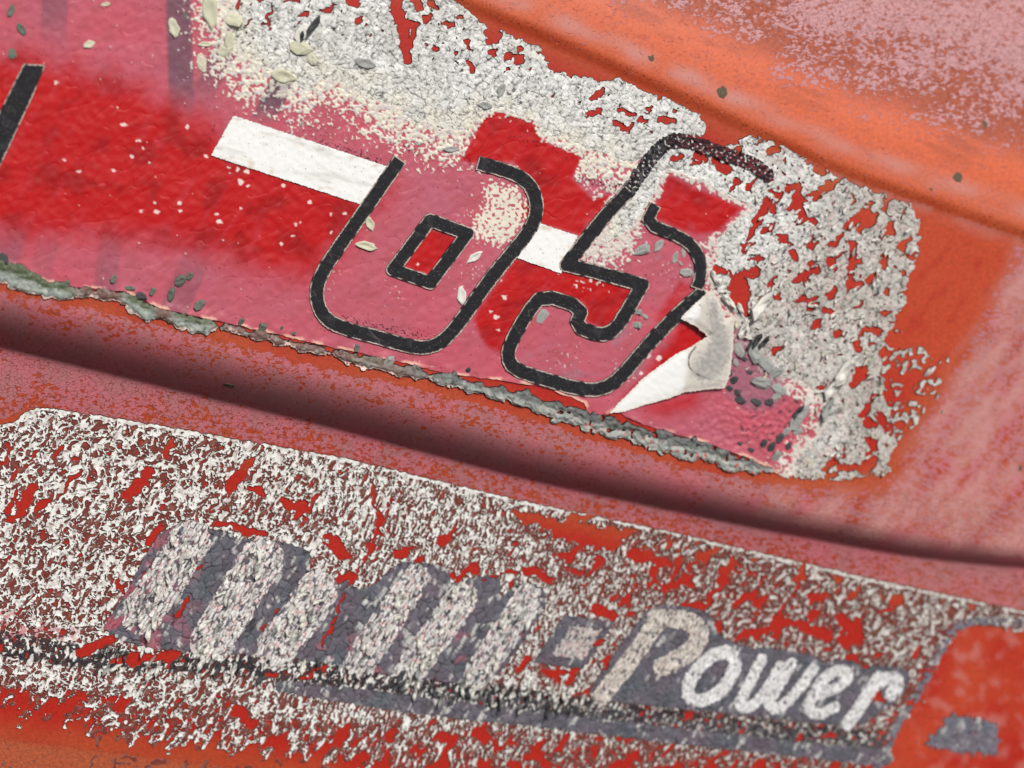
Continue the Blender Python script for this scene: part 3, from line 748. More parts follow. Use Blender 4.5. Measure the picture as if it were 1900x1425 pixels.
def ends(pts, w):
    """cuts a stroke square at its two ends instead of leaving them round"""
    p = np.array(pts, float)
    def cut(U, V):
        a = p[1] - p[0]; a /= np.hypot(*a[:2]); b = p[-2] - p[-1]; b /= np.hypot(*b[:2])
        da = (U - p[0, 0]) * a[0] + (V - p[0, 1]) * a[1]; na = np.hypot(U - p[0, 0], V - p[0, 1]) < w * 2.2
        db = (U - p[-1, 0]) * b[0] + (V - p[-1, 1]) * b[1]; nb = np.hypot(U - p[-1, 0], V - p[-1, 1]) < w * 2.2
        return np.minimum(np.where(na, da + 1, 99), np.where(nb, db + 1, 99))
    return cut

def black_tint(U, V, f, c):
    c = mixc(c, lin(70, 70, 76), 0.45 * sstep(0.15, 0.6, fbm(U / 26, V / 26, 141, 3)))
    c = mixc(c, lin(150, 146, 140), 0.28 * sstep(0.6, 0.7, perlin(U / 2.9, V / 2.9, 143)))
    sc = np.exp(-(perlin(*rot(U, V, 30, 60, 14), 144) / 0.02) ** 2) * sstep(0.2, 0.4, perlin(U / 50, V / 50, 145))
    c = mixc(c, lin(120, 116, 112), 0.6 * sc)
    return mixc(c, lin(214, 200, 188), sstep(2.1, 0.8, f) * sstep(-0.45, 0.05, perlin(U / 16, V / 16, 146)))

def white_tint(U, V, f, c):
    c = mixc(c, lin(214, 202, 184), 0.9 * sstep(0.0, 0.5, fbm(U / 30, V / 16, 151, 3)) * sstep(22, 4, f))
    c = mixc(c, lin(204, 203, 200), 0.7 * sstep(0.1, 0.6, fbm(*rot(U, V, 18, 90, 18), 152, 3)))
    return mixc(c, lin(120, 112, 104), 0.8 * sstep(0.68, 0.76, perlin(U / 4, V / 4, 153)))

PAPER = lin(242, 244, 243)
sub_film('white_stripe', STRIPE1, 'poly', PAPER, 4.6, M_PAPER, M_EDGE, 161, label='wide white stripe left of the six', tint=white_tint, rough=1.6)
sub_film('white_stripe', STRIPE2, 'poly', PAPER, 4.6, M_PAPER, M_EDGE, 163, label='short white stripe between the six and the five', tint=white_tint)
sub_film('black_bar', BAR, 'poly', BLACK, 4.6, M_BLACK, M_EDGE, 165, label='black bar at the left end of the red field', tint=black_tint)
SIX_O = sub_film('digit_outline', SIX, 'line', BLACK, 5.6, M_BLACK, M_EDGE, 167, wid=13.2, label='black outline of the six', tint=black_tint, cut=ends(SIX, 15))
sub_film('digit_counter', SIX_IN, 'line', BLACK, 5.6, M_BLACK, M_EDGE, 169, wid=12.5, closed=True, label='black ring inside the six', tint=black_tint, rough=1.0)
five = curve(FIVE, 1)
FIVE_O = sub_film('digit_outline', five, 'line', BLACK, 5.8, M_BLACK, M_EDGE, 171, wid=13.2, label='black outline of the five', tint=black_tint, cut=ends(five, 14))
hook = curve(FIVE_HOOK, 1)
sub_film('digit_hook', hook, 'line', BLACK, 6.2, M_BLACK, M_EDGE, 173, wid=11.5, label='black hook inside the top of the five', tint=black_tint, cut=ends(hook, 13))
def top_tint(U, V, f, c):
    c = mixc(c, lin(120, 34, 44), sstep(0.0, 0.3, perlin(U / 5, V / 5, 175)) * sstep(1225, 1290, U))
    c = mixc(c, lin(96, 90, 100), 0.8 * sstep(0.05, 0.4, perlin(U / 8, V / 8, 176)) * sstep(1250, 1200, U))
    return mixc(c, lin(210, 200, 196), sstep(0.46, 0.56, perlin(U / 5, V / 5, 177)))
top5 = curve(FIVE_TOP, 2)
sub_film('digit_top', top5, 'line', BLACK, 5.4, M_BLACK, M_EDGE, 179, wid=13, label='broken speckled top of the five', tint=top_tint, rough=3.2, cut=lambda U, V: 6 * (0.36 - perlin(U / 7, V / 7, 178)), hmod=lambda U, V, f: 1.4 * perlin(U / 6, V / 6, 180))

for o in list(NUM.children):
    if o.name.startswith('digit_counter'): o.parent = SIX_O
    if o.name.startswith(('digit_hook', 'digit_top')): o.parent = FIVE_O

def flap_h(U, V, f):
    t = np.clip(((U - 1128) * 0.86 + (767 - V) * 0.2) / 215, 0, 1)
    return 3 + 15 * t ** 1.5 + 3.0 * np.cos((U - 1250) / 42 + (V - 640) / 60) * t - 3.5 * sstep(14, 0, f) * t
def flap_tint(U, V, f, c):
    grey = sstep(1268, 1284, U + 6 * perlin(U / 20, V / 20, 181) + 0.18 * (V - 650))
    c = mixc(c, lin(212, 207, 199), grey)
    st = np.maximum(line_dist(U, V, curve([(1316, 556, 7), (1322, 600, 14), (1332, 640, 20), (1318, 672, 26), (1302, 684, 22)], 1)) + 5 * fbm(U / 14, V / 14, 182, 3), -99)
    c = mixc(c, lin(146, 147, 145), 0.95 * sstep(-8, 9, st + 9 * perlin(U / 6, V / 6, 183)) * (0.65 + 0.5 * fbm(U / 9, V / 9, 186, 3)))
    c = mixc(c, lin(120, 112, 88), 0.7 * sstep(0.35, 0.6, fbm(U / 10, V / 10, 184, 2)) * (V < 590))
    bl = line_dist(U, V, curve([(1288, 640), (1274, 656), (1272, 676), (1284, 690), (1310, 702), (1342, 706)], 2), 1.1)
    c = mixc(c, lin(96, 78, 66), 0.9 * sstep(-1, 0.6, bl) * sstep(1300, 1286, U) * sstep(-0.3, 0.1, perlin(U / 9, V / 9, 187)) + 0.35 * sstep(-1, .6, bl))
    c = mixc(c, lin(226, 214, 200), sstep(6, 1, f) * 0.6)
    return c
sub_film('peeled_flap', FLAP, 'poly', PAPER, 2.0, M_PAPER, M_EDGE, 185, rough=2.0, thick=0.7, flare=0.0, label='white flap curled back at the foot of the five', tint=flap_tint, hmod=flap_h)

def torn_tint(U, V, f, c):
    left = 1 - sstep(690, 860, U)
    mid = np.interp(U, TORN[:, 0], TORN[:, 1])
    up = sstep(4, -6, V - mid + 4 * perlin(U / 14, V / 14, 190))             # upper side of the strip
    tuft = sstep(10, 15, np.interp(U, TORN[:, 0], TORN[:, 2]))
    c = mixc(c, lin(112, 78, 70), left * (1 - tuft) * 0.9)                    # brown folded lip
    c = mixc(c, lin(84, 96, 70), left * tuft * up)                           # mossy green above
    c = mixc(c, lin(150, 160, 152), left * tuft * (1 - up))
    c = mixc(c, lin(66, 68, 68), (1 - left) * up * 0.75)                     # dark upper side on the right
    c = mixc(c, lin(190, 194, 188), 0.6 * sstep(0.0, 0.5, fbm(U / 14, V / 14, 192, 3)) * (1 - up * 0.7))
    c = mixc(c, lin(50, 46, 44), 0.6 * sstep(0.48, 0.58, perlin(*rot(U, V, -50, 12, 5), 194)))
    c = mixc(c, lin(238, 208, 198), sstep(4.0, 1.2, f) * sstep(-0.4, 0.1, perlin(U / 25, V / 25, 193)) * (1 - up) * (0.3 + 0.7 * left))
    return mixc(c, lin(196, 70, 48), sstep(0.5, 0.58, perlin(U / 8, V / 8, 189)) * (U > 1080) * (1 - up) * 0.9)
tornc = curve(TORN, 1)
def torn():
    U, V = grid(-165, 400, 1450, 905, 1.6)
    f = line_dist(U, V, tornc) + 3.2 * perlin(U / 9, V / 9, 195) + 2 * perlin(U / 4, V / 4, 198) + (9 + 2 * sstep(840, 900, U)) * perlin(U / 26, V / 26, 199) - 1.5 - 4 * sstep(840, 900, U)
    f = np.minimum(f, np.where(U > 1000, 8 * (0.5 - perlin(U / 11, V / 11, 200)), 50))
    lf = 1 - sstep(780, 900, U)
    hh = 4.0 + 3.2 * sstep(0, 7, f) + (1.2 + 0.8 * lf) * perlin(U / (12 + 8 * (1 - lf)), V / (12 + 8 * (1 - lf)), 196) + (0.2 + 0.5 * lf) * perlin(U / 5, V / 5, 197) + 2.2 * (1 - lf) * np.exp(-np.abs(perlin(*rot(U, V, 40, 26, 15), 188)) / 0.1)
    c = torn_tint(U, V, f, np.broadcast_to(lin(150, 156, 152), U.shape + (3,)).copy())
    film('torn_residue', NUM, U, V, f, np.maximum(hh, 1.0), c, M_CRUST, M_EDGE, 1.6)['label'] = 'grey green backing residue along the torn lower edge'
torn()

# ------------------------------------------------------------------ the lettering decal
LET = thing('lettering_decal', 900, 1400, 'long crackled white lettering decal, grey slanted word ending in Power, below the panel step', 'decal')
GREY = lin(94, 98, 107); GREYV = lin(108, 98, 110)
WORD = curve([(306, 977), (349, 974), (430, 988), (440, 1002), (491, 999), (578, 1018), (572, 1056), (590, 1064), (652, 1076), (655, 1094), (695, 1086), (722, 1056), (752, 1040), (837, 1052), (832, 1088), (894, 1066), (930, 1072), (926, 1112), (950, 1090), (979, 1081), (1012, 1094), (1010, 1128),
              (970, 1190), (930, 1245), (889, 1273), (813, 1263), (718, 1252), (600, 1228), (482, 1214), (363, 1212), (245, 1196), (190, 1170), (206, 1140), (240, 1090), (268, 1030)], 1, True)
STROKES = [([(352, 1000), (318, 1060), (262, 1140)], 34), ([(486, 1036), (440, 1110), (392, 1190)], 36), ([(588, 1096), (560, 1140), (512, 1206)], 34), ([(768, 1074), (720, 1150), (668, 1226)], 25), ([(856, 1108), (820, 1160), (762, 1240)], 25), ([(978, 1110), (940, 1170), (884, 1252)], 23)]
HYPH = [(1047, 1141), (1139, 1154), (1079, 1241), (989, 1228)]
HYPH_IN = [(1060, 1160), (1116, 1168), (1080, 1224), (1022, 1214)]
PB = curve([(1210, 1120), (1270, 1124), (1321, 1137), (1330, 1180), (1380, 1198), (1400, 1206), (1412, 1198), (1516, 1216), (1528, 1232), (1558, 1221), (1594, 1230), (1604, 1244), (1621, 1233), (1684, 1240), (1688, 1264), (1664, 1302), (1634, 1318), (1592, 1350), (1479, 1338), (1321, 1320), (1174, 1306), (1084, 1294), (1120, 1240), (1170, 1170)], 1, True)
LETTERS = [('P', [[(1222, 1146), (1176, 1215), (1116, 1290)], [(1216, 1146), (1276, 1148), (1302, 1172), (1284, 1208), (1228, 1236)]], 17),
           ('o', [[(1345, 1208), (1364, 1220), (1360, 1250), (1330, 1288), (1292, 1302), (1272, 1288), (1282, 1252), (1316, 1216), (1345, 1208)]], 12),
           ('w', [[(1412, 1222), (1382, 1282), (1368, 1306), (1384, 1316), (1416, 1290), (1446, 1236)], [(1468, 1230), (1432, 1290), (1424, 1312), (1446, 1316), (1486, 1272), (1508, 1240)]], 10),
           ('e', [[(1516, 1288), (1560, 1272), (1576, 1252), (1562, 1240), (1530, 1252), (1502, 1296), (1500, 1320), (1522, 1326), (1548, 1310)]], 10),
           ('r', [[(1628, 1256), (1604, 1296), (1572, 1342)], [(1620, 1272), (1650, 1252), (1668, 1264), (1652, 1288)]], 12)]
BAND1 = curve([(-330, 1160, 22), (-40, 1190, 26), (140, 1216, 22), (260, 1228, 16), (400, 1232, 18), (560, 1244, 22), (720, 1268, 22), (900, 1290, 22), (1080, 1312, 20), (1250, 1334, 20), (1450, 1356, 18), (1640, 1372, 16)], 1)
BAND2 = curve([(520, 1272, 10), (640, 1288, 15), (800, 1312, 16), (1000, 1334, 14), (1250, 1364, 15), (1450, 1386, 14), (1640, 1406, 16)], 1)
LOGO = curve([(1762, 1168), (1800, 1152), (1960, 1176), (2230, 1240), (2230, 1600), (1560, 1500), (1622, 1400), (1656, 1336), (1700, 1290), (1738, 1214)], 1, True)
LOGO_LINE = [(2230, 1222), (1960, 1166), (1860, 1152), (1790, 1150), (1752, 1190), (1712, 1270), (1664, 1340), (1640, 1400), (1600, 1480)]
LOGO_TRI = [(1768, 1324), (1850, 1342), (1852, 1402), (1712, 1386)]
BARE_LOW = [(( 200, 1188, 10), (150, 1212, 9)), ((226, 1226, 10), (300, 1218, 13), (330, 1208, 8)), ((236, 920, 7), (270, 870, 5)), ((284, 870, 7), (250, 915, 9)), ((425, 905, 9), (470, 850, 5)), ((470, 905, 10), (490, 915, 8)), ((530, 930, 10), (560, 940, 9), (545, 960, 5)),
            ((400, 972, 5), (440, 978, 7), (490, 990, 5)), ((270, 1010, 5), (300, 978, 6)), ((690, 905, 4), (700, 950, 5), (706, 990, 4)), ((728, 930, 3), (690, 1010, 4), (640, 1100, 3), (598, 1200, 4)), ((620, 1000, 8), (640, 1030, 10), (600, 1010, 5)), ((735, 1030, 9), (770, 1016, 6)), ((840, 1070, 4), (880, 1055, 8)), ((630, 1075, 8), (660, 1062, 5)),
            ((960, 955, 8), (1010, 970, 10), (1100, 985, 12)), ((1040, 985, 16), (1130, 1000, 20), (1160, 990, 10)), ((1180, 1030, 12), (1240, 1045, 8)), ((1110, 1130, 9), (1135, 1140, 9)), ((1230, 1090, 4), (1270, 1075, 8), (1285, 1085, 6)), ((1320, 1110, 5), (1350, 1060, 5)), ((1480, 1090, 3), (1490, 1050, 5)), ((1280, 1180, 3), (1360, 1040, 3)),
            ((1560, 1150, 9), (1590, 1170, 12), (1570, 1190, 12)), ((1440, 1150, 8), (1500, 1165, 8), (1530, 1180, 10)), ((1500, 1110, 7), (1530, 1105, 6)), ((980, 1225, 8), (960, 1240, 6)), ((1060, 1250, 4), (1010, 1244, 6), (1040, 1262, 5)), ((975, 1060, 6), (1030, 1075, 5)), ((900, 1340, 4), (880, 1360, 8)), ((500, 1255, 6), (510, 1250, 5)), ((560, 1262, 5), (600, 1235, 4)),
            ((1640, 1130, 8), (1650, 1128, 6)), ((1060, 960, 7), (1120, 955, 5)), ((1370, 1000, 5), (1400, 1005, 5)), ((1620, 1290, 12), (1640, 1300, 8)), ((1400, 1175, 7), (1430, 1170, 6)), ((40, 945, 10), (60, 900, 6)), ((70, 940, 9), (84, 930, 8)), ((890, 1075, 3), (980, 1055, 3), (1010, 1060, 3))]
random.seed(5)
for _ in range(46):
    x, y = random.uniform(-40, 1750), random.uniform(0, 1); L = random.uniform(14, 60)
    y = np.interp(x, [0, 640, 1900], [800, 870, 1150]) + y * 330
    a = math.radians(random.gauss(-52, 14)); w_ = random.uniform(1.6, 5.0)
    BARE_LOW.append(((x, y, w_), (x + math.cos(a) * L * .5, y + math.sin(a) * L * .5, w_ * 1.1), (x + math.cos(a) * L, y + math.sin(a) * L, w_ * .4)))

def build_lettering():
    S = 1.65
    U, V = grid(-165, 745, 2065, 1470, S)
    word = poly_sd(U, V, WORD) + 3 * perlin(U / 8, V / 8, 203)
    pb = poly_sd(U, V, PB) + 2.5 * perlin(U / 8, V / 8, 204)
    hy = poly_sd(U, V, HYPH) + 1.6 * perlin(U / 7, V / 7, 205)
    mass = np.maximum(np.maximum(word, pb), hy)
    logo = poly_sd(U, V, LOGO)
    top = [(-330, 760), (-60, 800), (30, 782), (44, 766), (66, 757), (100, 758), (300, 790), (640, 850), (950, 925), (1250, 988), (1600, 1070), (1900, 1134), (2230, 1202), (2230, 1500), (-330, 1500)]
    ft = poly_sd(U, V, top) + 2.2 * perlin(U / 9, V / 9, 206)
    # how much of the vinyl is left
    low = V - np.interp(U, [-330, 0, 300, 640, 900, 1250, 1600, 2230], [1245, 1270, 1316, 1340, 1352, 1394, 1424, 1480])
    dens = 1.0 - 0.48 * sstep(-40, 30, low) - 0.30 * sstep(40, 95, low)
    dens -= 0.50 * sstep(0, 90, V - np.interp(U, [-330, 0, 150, 260], [1225, 1240, 1265, 1330])) * sstep(260, 120, U) * 0.8
    dens -= 0.26 * sstep(-60, 40, poly_sd(U, V, [(930, 950), (1200, 985), (1400, 1040), (1620, 1130), (1640, 1240), (1300, 1180), (1050, 1060)]))
    dens -= 0.30 * sstep(-10, 10, -np.abs(V - np.interp(U, [-330, 0, 640, 1900], [1320, 1365, 1430, 1500])) + 10)
    dens -= 0.13 * sstep(900, 1300, U)
    xw = U + 5 * perlin(U / 22, V / 22, 211); yw = V + 5 * perlin(U / 22, V / 22, 212)
    fine = 1.12 - 0.46 * sstep(300, 1300, U)
    a1, b1 = rot(xw, yw, -46, 25, 15); a2, b2 = rot(xw, yw, -20, 19, 12.5)
    k = 1 / fine
    n1 = perlin(a1 * k, b1 * k, 213); n2 = perlin(a2 * k, b2 * k, 214)
    xl = U + 13 * perlin(U / 46, V / 46, 208) + 5 * perlin(U / 15, V / 15, 209); yl = V + 13 * perlin(U / 46, V / 46, 210) + 5 * perlin(U / 15, V / 15, 216)
    la, lb = rot(xl, yl, -48, 22, 8.6)
    F1, F2, _, _, lr, _ = worley(la * k, lb * k, 233)
    leaf = (F1 - (0.64 - 0.20 * np.clip(dens, 0.6, 1.2) + 0.40 * (lr - 0.5))) * 8.6
    t = 0.085 * np.clip(dens, 0, 2)
    worm = np.maximum(np.minimum(leaf, 9 * (0.2 + dens * 0.35 - np.abs(perlin(a2 * k * 0.7, b2 * k * 0.7, 234)))), np.maximum(t - np.abs(n1), t * 0.8 - np.abs(n2)) * 13)
    cut1 = np.abs(perlin(*rot(xw, yw, -62, 30, 9), 235)); cut2 = np.abs(perlin(*rot(xw, yw, -25, 26, 9), 236))
    worm = np.minimum(worm, np.minimum(cut1 - 0.05, cut2 - 0.045) * 22)
    pa = perlin(*rot(U, V, -48, 44, 24), 217) + 0.45 * perlin(*rot(U, V, -48, 20, 11), 218)
    patch = (0.40 + 0.95 * (dens - 0.66) - pa) * 12
    fw = np.minimum(worm, patch)
    ex = np.full(U.shape, -1e3, np.float32)
    for hl in BARE_LOW:
        p = np.array(hl); m = (U > p[:, 0].min() - 25) & (U < p[:, 0].max() + 25) & (V > p[:, 1].min() - 25) & (V < p[:, 1].max() + 25)
        if m.any(): ex[m] = np.maximum(ex[m], line_dist(U[m] + 7 * perlin(U[m] / 21, V[m] / 21, 239), V[m] + 7 * perlin(U[m] / 21, V[m] / 21, 240), p))
    ex = ex + 3.2 * perlin(U / 8, V / 8, 219) + 3.5 * perlin(U / 19, V / 19, 220)
    b1f = line_dist(U, V, BAND1) + 4 * perlin(U / 9, V / 9, 221)
    b2f = line_dist(U, V, BAND2) + 3 * perlin(U / 9, V / 9, 222)
    rim = np.minimum(ft, np.minimum(5.5 + 3 * perlin(U / 14, V / 14, 207) - ft, 6 * (0.35 - perlin(U / 26, V / 26, 202))))
    f = np.minimum(np.minimum(np.maximum(fw, rim), ft), -ex)
    f = np.minimum(f, -mass - 0.5)
    f = np.minimum(f, np.where(V > 1240, poly_sd(U, V, FOOT_LOW) - 12 + 10 * perlin(U / 20, V / 20, 237), 99))
    f = np.minimum(f, -(logo - 10 * perlin(U / 16, V / 16, 223)) + 26 * (perlin(U / 12, V / 12, 224) + perlin(U / 34, V / 34, 238) - 0.34 + 0.5 * sstep(1830, 1900, U)))
    f = np.minimum(f, -b2f)
    curl = 2.7 + 0.9 * np.exp(-np.clip(worm, 0, 9) / 1.2) + 1.3 * perlin(*rot(U, V, -50, 30, 10), 225)
    c = np.broadcast_to(lin(236, 237, 233), U.shape + (3,)).copy()
    c = mixc(c, lin(180, 168, 160), 0.55 * sstep(0.0, 0.5, perlin(U / 11, V / 11, 227)) + 0.45 * sstep(800, 1400, U))
    c = mixc(c, lin(120, 62, 56), 0.8 * sstep(0.25, 0.6, perlin(U / 8, V / 8, 228)))
    c = mixc(c, lin(58, 58, 64), sstep(-3, 3, b1f) * sstep(-0.04, 0.08, perlin(*rot(U, V, -55, 14, 8), 229)))
    c = mixc(c, lin(204, 112, 122), 0.8 * sstep(-8, 12, poly_sd(U, V, [(-330, 1100), (0, 1118), (60, 1150), (140, 1160), (140, 1190), (-330, 1170)])) * sstep(-0.1, 0.2, perlin(U / 12, V / 12, 230)))
    bt = np.minimum(V - np.interp(U, BAND1[:, 0], BAND1[:, 1]), np.interp(U, BAND2[:, 0], BAND2[:, 1]) - V)
    c = mixc(c, lin(112, 114, 120), 0.65 * sstep(-12, 6, bt) * sstep(640, 900, U) * sstep(-0.3, 0.2, perlin(U / 9, V / 9, 201)))
    o = film('cracked_vinyl', LET, U, V, f, np.maximum(curl, 0.8), c, M_CRUST, M_EDGE, 1.0)
    tag(o, 'curled white threads of cracked vinyl over red paint', kind='stuff')
    # a thin brown-red skin of residue under the threads, void shade painted in
    sk = np.minimum(np.minimum(ft - 1, -mass), np.minimum(patch + 0.6, -ex - 1))
    sk = np.minimum(sk, (perlin(U / 11, V / 11, 231) + 0.55 * dens - 0.2) * 9)
    sk = np.minimum(sk, -logo + 4)
    c = np.broadcast_to(lin(118, 54, 46), U.shape + (3,)).copy()
    c = mixc(c, lin(156, 104, 94), 0.6 * sstep(0.05, 0.45, perlin(*rot(U, V, -50, 16, 9), 232)))
    c = mixc(c, lin(60, 52, 56), sstep(-6, 4, b1f) * 0.85)
    c = mixc(c, lin(84, 82, 88), 0.8 * sstep(-12, 6, bt) * sstep(640, 900, U))
    h_ = np.s_[::2, ::2]
    film('void_skin', LET, U[h_], V[h_], sk[h_], 0.8, c[h_], M_CRUST, M_EDGEMID, 0.6)['label'] = 'brown residue between the threads, with shade painted into its colour'
    # ---- the dark lettering borders: crazed into small plates
    def plates(name, fm, sz, label, box, pink=0.0, tone=1.0):
        m = np.s_[int((box[1] - 745) / S):int((box[3] - 745) / S), int((box[0] + 165) / S):int((box[2] + 165) / S)]
        u, v, ff = U[m], V[m], fm[m]
        h1, c1, r1 = flakes(u, v, 241, sz * 0.8, -55, 1.5, 0.26, 0.14)
        h2, c2, r2 = flakes(u, v, 245, sz * 0.42, -60, 4.2, 0.6, 0.2)
        cc = mixc(np.broadcast_to(GREY, u.shape + (3,)), GREYV, 0.5 + fbm(u / 60, v / 60, 247, 2))
        cc = cc * (0.75 + 0.5 * r1[..., None]) * tone
        cc = mixc(cc, lin(190, 92, 110), pink * sstep(-0.1, 0.4, perlin(u / 30, v / 30, 248)) * sstep(420, 200, u + 0 * v) + 0.5 * pink * sstep(0.35, 0.6, perlin(u / 22, v / 22, 249)) * sstep(1170, 1200, v + 0.05 * u - 30))
        lift = sstep(0.62, 0.68, r2 * 0.72 + 0.40 * perlin(u / 24, v / 24, 250)) * sstep(-0.4, 0.1, perlin(u / 60, v / 60, 254) + (0.1 if box[0] < 900 else -0.15))
        cc = mixc(cc, lin(206, 206, 204), lift * 0.9)
        cc = mixc(cc, lin(34, 32, 36), (1 - c1) * 0.75 + 0.35 * (1 - c2) * lift)
        hh = 2.4 + h1 * 0.7 + h2 * lift * 1.3 + 1.2 * lift - 1.4 * (1 - c1) - (1 - c2) * lift
        film(name, LET, u, v, np.minimum(ff, -(ex[m] - 1)), np.maximum(hh, 0.6), cc, M_CRUST, M_EDGE, 0.7)['label'] = label
        return [o for o in LET.children if o.get('label') == label][0]
    B_WORD = plates('letter_border', word, 15, 'dark grey border round the first large letters', (170, 950, 1040, 1300), 0.8)
    B_POW = plates('letter_border', pb, 11, 'dark grey border round Power', (1060, 1100, 1720, 1370))
    B_HY = plates('letter_border', hy, 11, 'dark grey border of the hyphen', (970, 1120, 1160, 1260))
    plates('underline', b2f, 11, 'dark line under the lettering', (500, 1250, 1680, 1440))
    ll = np.minimum(line_dist(U, V, curve(LOGO_LINE, 1), 8) + 5 * perlin(U / 7, V / 7, 251), 8 * (0.3 - perlin(U / 8, V / 8, 255)))
    plates('logo_line', ll, 9, 'grey line round the red emblem', (1560, 1130, 2220, 1490), tone=1.5)
    lt = np.minimum(poly_sd(U, V, LOGO_TRI) + 9 * perlin(U / 10, V / 10, 252), 5 * (0.3 - perlin(U / 6, V / 6, 253)) + 1)
    plates('logo_wedge', lt, 9, 'grey wedge in the red emblem', (1690, 1300, 1880, 1420), tone=1.45)
    # ---- the light faces of the letters: lifted shards
    def face(name, fm, sz, label, tint, pinkish, box):
        u, v = grid(box[0], box[1], box[2], box[3], 1.5)
        ff = fm(u, v)
        h1, c1, r1 = flakes(u, v, 261, sz * 0.55, -60, 4.4, 0.75, 0.24)
        h2, c2, r2 = flakes(u, v, 265, sz * 0.5, -35, 2.2, 0.45, 0.2)
        cc = np.broadcast_to(tint, u.shape + (3,)) * (0.84 + 0.28 * r1[..., None]) * (0.9 + 0.16 * r2[..., None])
        cc = mixc(cc, lin(222, 150, 150), pinkish * sstep(0.0, 0.6, perlin(u / 10, v / 10, 267)))
        cc = mixc(cc, lin(120, 50, 46), pinkish * 0.9 * sstep(0.58, 0.68, perlin(*rot(u, v, -58, 16, 7), 268)))
        cc = mixc(cc, lin(30, 25, 28), ((1 - c1) * 1.0 + (1 - c2) * 0.35) * (0.35 + 0.65 * sstep(3, 10, sz)))
        hh = 4.2 + h1 * 1.0 + h2 * 0.6 - 1.8 * (1 - c1) - 0.6 * (1 - c2)
        o = film(name, LET, u, v, ff, np.maximum(hh, 1.5), cc, M_CRUST, M_EDGE, 0.5)
        o['label'] = label
        o.parent = B_WORD if name == 'letter_stroke' else B_HY if name == 'hyphen' else B_POW
    names = ['first', 'second', 'third', 'fourth', 'fifth', 'sixth']
    for i, (p, w_) in enumerate(STROKES):
        q = np.array(p)
        face('letter_stroke', lambda u, v, q=q, w_=w_: np.minimum(line_dist(u, v, q, w_ + 4) + 3 * perlin(u / 9, v / 9, 271 + i) + 4 * perlin(*rot(u, v, -55, 22, 6), 272), 9 * (0.52 - perlin(*rot(u, v, -55, 20, 8), 273))), 13 - i * 0.7,
             names[i] + ' broad white slanted stroke of the large letters', lin(238, 236, 235), 0.5 if i < 5 else 0.4, (q[:, 0].min() - w_ - 16, q[:, 1].min() - w_ - 16, q[:, 0].max() + w_ + 16, q[:, 1].max() + w_ + 16))
    face('hyphen', lambda u, v: poly_sd(u, v, HYPH_IN) + 4 * perlin(u / 7, v / 7, 275), 9, 'pale face of the hyphen', lin(220, 214, 210), 0.4, (1000, 1140, 1140, 1245))
    for ch, sts, w_ in LETTERS:
        pts = np.vstack([np.array(s) for s in sts])
        cv = [curve(s, 2) for s in sts]
        face('letter', lambda u, v, cv=cv, w_=w_: np.max([line_dist(u, v, s, w_) for s in cv], 0) + 2.2 * perlin(u / 7, v / 7, 277), 7 if ch != 'P' else 9, 'white letter ' + ch + ' of Power',
             lin(232, 225, 216) if ch == 'P' else lin(248, 249, 250), 0.15 if ch == 'P' else 0.0, (pts[:, 0].min() - w_ - 10, pts[:, 1].min() - w_ - 10, pts[:, 0].max() + w_ + 10, pts[:, 1].max() + w_ + 10))
build_lettering()

# ------------------------------------------------------------------ loose flakes, blisters and shards, each a part of its decal
def flake_mesh(name, mat, kind, seed):
    r = random.Random(seed)
    n = {'blister': 14, 'shard': 6, 'chip': 7}[kind]
    prof = {'blister': [(1.0, 0.0), (0.88, 0.34), (0.62, 0.30), (0.25, 0.16)], 'shard': [(0.94, 0.0), (1.0, 0.16), (0.55, 0.24)], 'chip': [(1.0, 0.0), (0.98, 0.15), (0.5, 0.22)]}[kind]
    radii = []
    for i in range(n):
        a = 2 * math.pi * i / n
        if kind == 'blister':
            x = math.cos(a); y = math.sin(a) * 0.46 * (1 - 0.35 * abs(math.cos(a)) ** 3); radii.append((x * r.uniform(.84, 1.1), y * r.uniform(.75, 1.25)))
        elif kind == 'shard':
            radii.append((math.cos(a) * r.uniform(.75, 1.1), math.sin(a) * r.uniform(.16, .42)))
        else:
            radii.append((math.cos(a) * r.uniform(.8, 1.1), math.sin(a) * r.uniform(.38, .75)))
    co = []
    for k, (s, z) in enumerate(prof):
        for i, (x, y) in enumerate(radii):
            curl = 0.30 * x * x if kind == 'shard' else (0.10 * x if kind == 'chip' else 0)
            co.append((x * s, y * s, z * (0.8 + 0.4 * r.random() if k else 1) + (curl if k else curl * 0.75)))
    co.append((0, 0, prof[-1][1] * 0.85))
    tris = []
    for k in range(len(prof) - 1):
        for i in range(n):
            j = (i + 1) % n; a, b, c, d = k * n + i, k * n + j, (k + 1) * n + j, (k + 1) * n + i
            tris += [(a, b, c), (a, c, d)]
    for i in range(n):
        tris.append(((len(prof) - 1) * n + i, (len(prof) - 1) * n + (i + 1) % n, len(co) - 1))
    m = len(tris)
    return make_mesh(name, np.array(co, np.float32), np.array(tris), [mat], None, np.full(m, kind == 'blister'))

LIB = {}
def lib(kind, matname):
    key = (kind, matname)
    if key not in LIB:
        mat = {'w': M_FLAKE_W, 'g': M_FLAKE_G, 'd': M_FLAKE_D, 'c': M_FLAKE_C, 'gr': M_FLAKE_GR, 'dirt': M_SPOT}[matname]
        LIB[key] = [flake_mesh(kind, mat, kind, 100 * len(LIB) + i) for i in range(5)]
    return LIB[key]

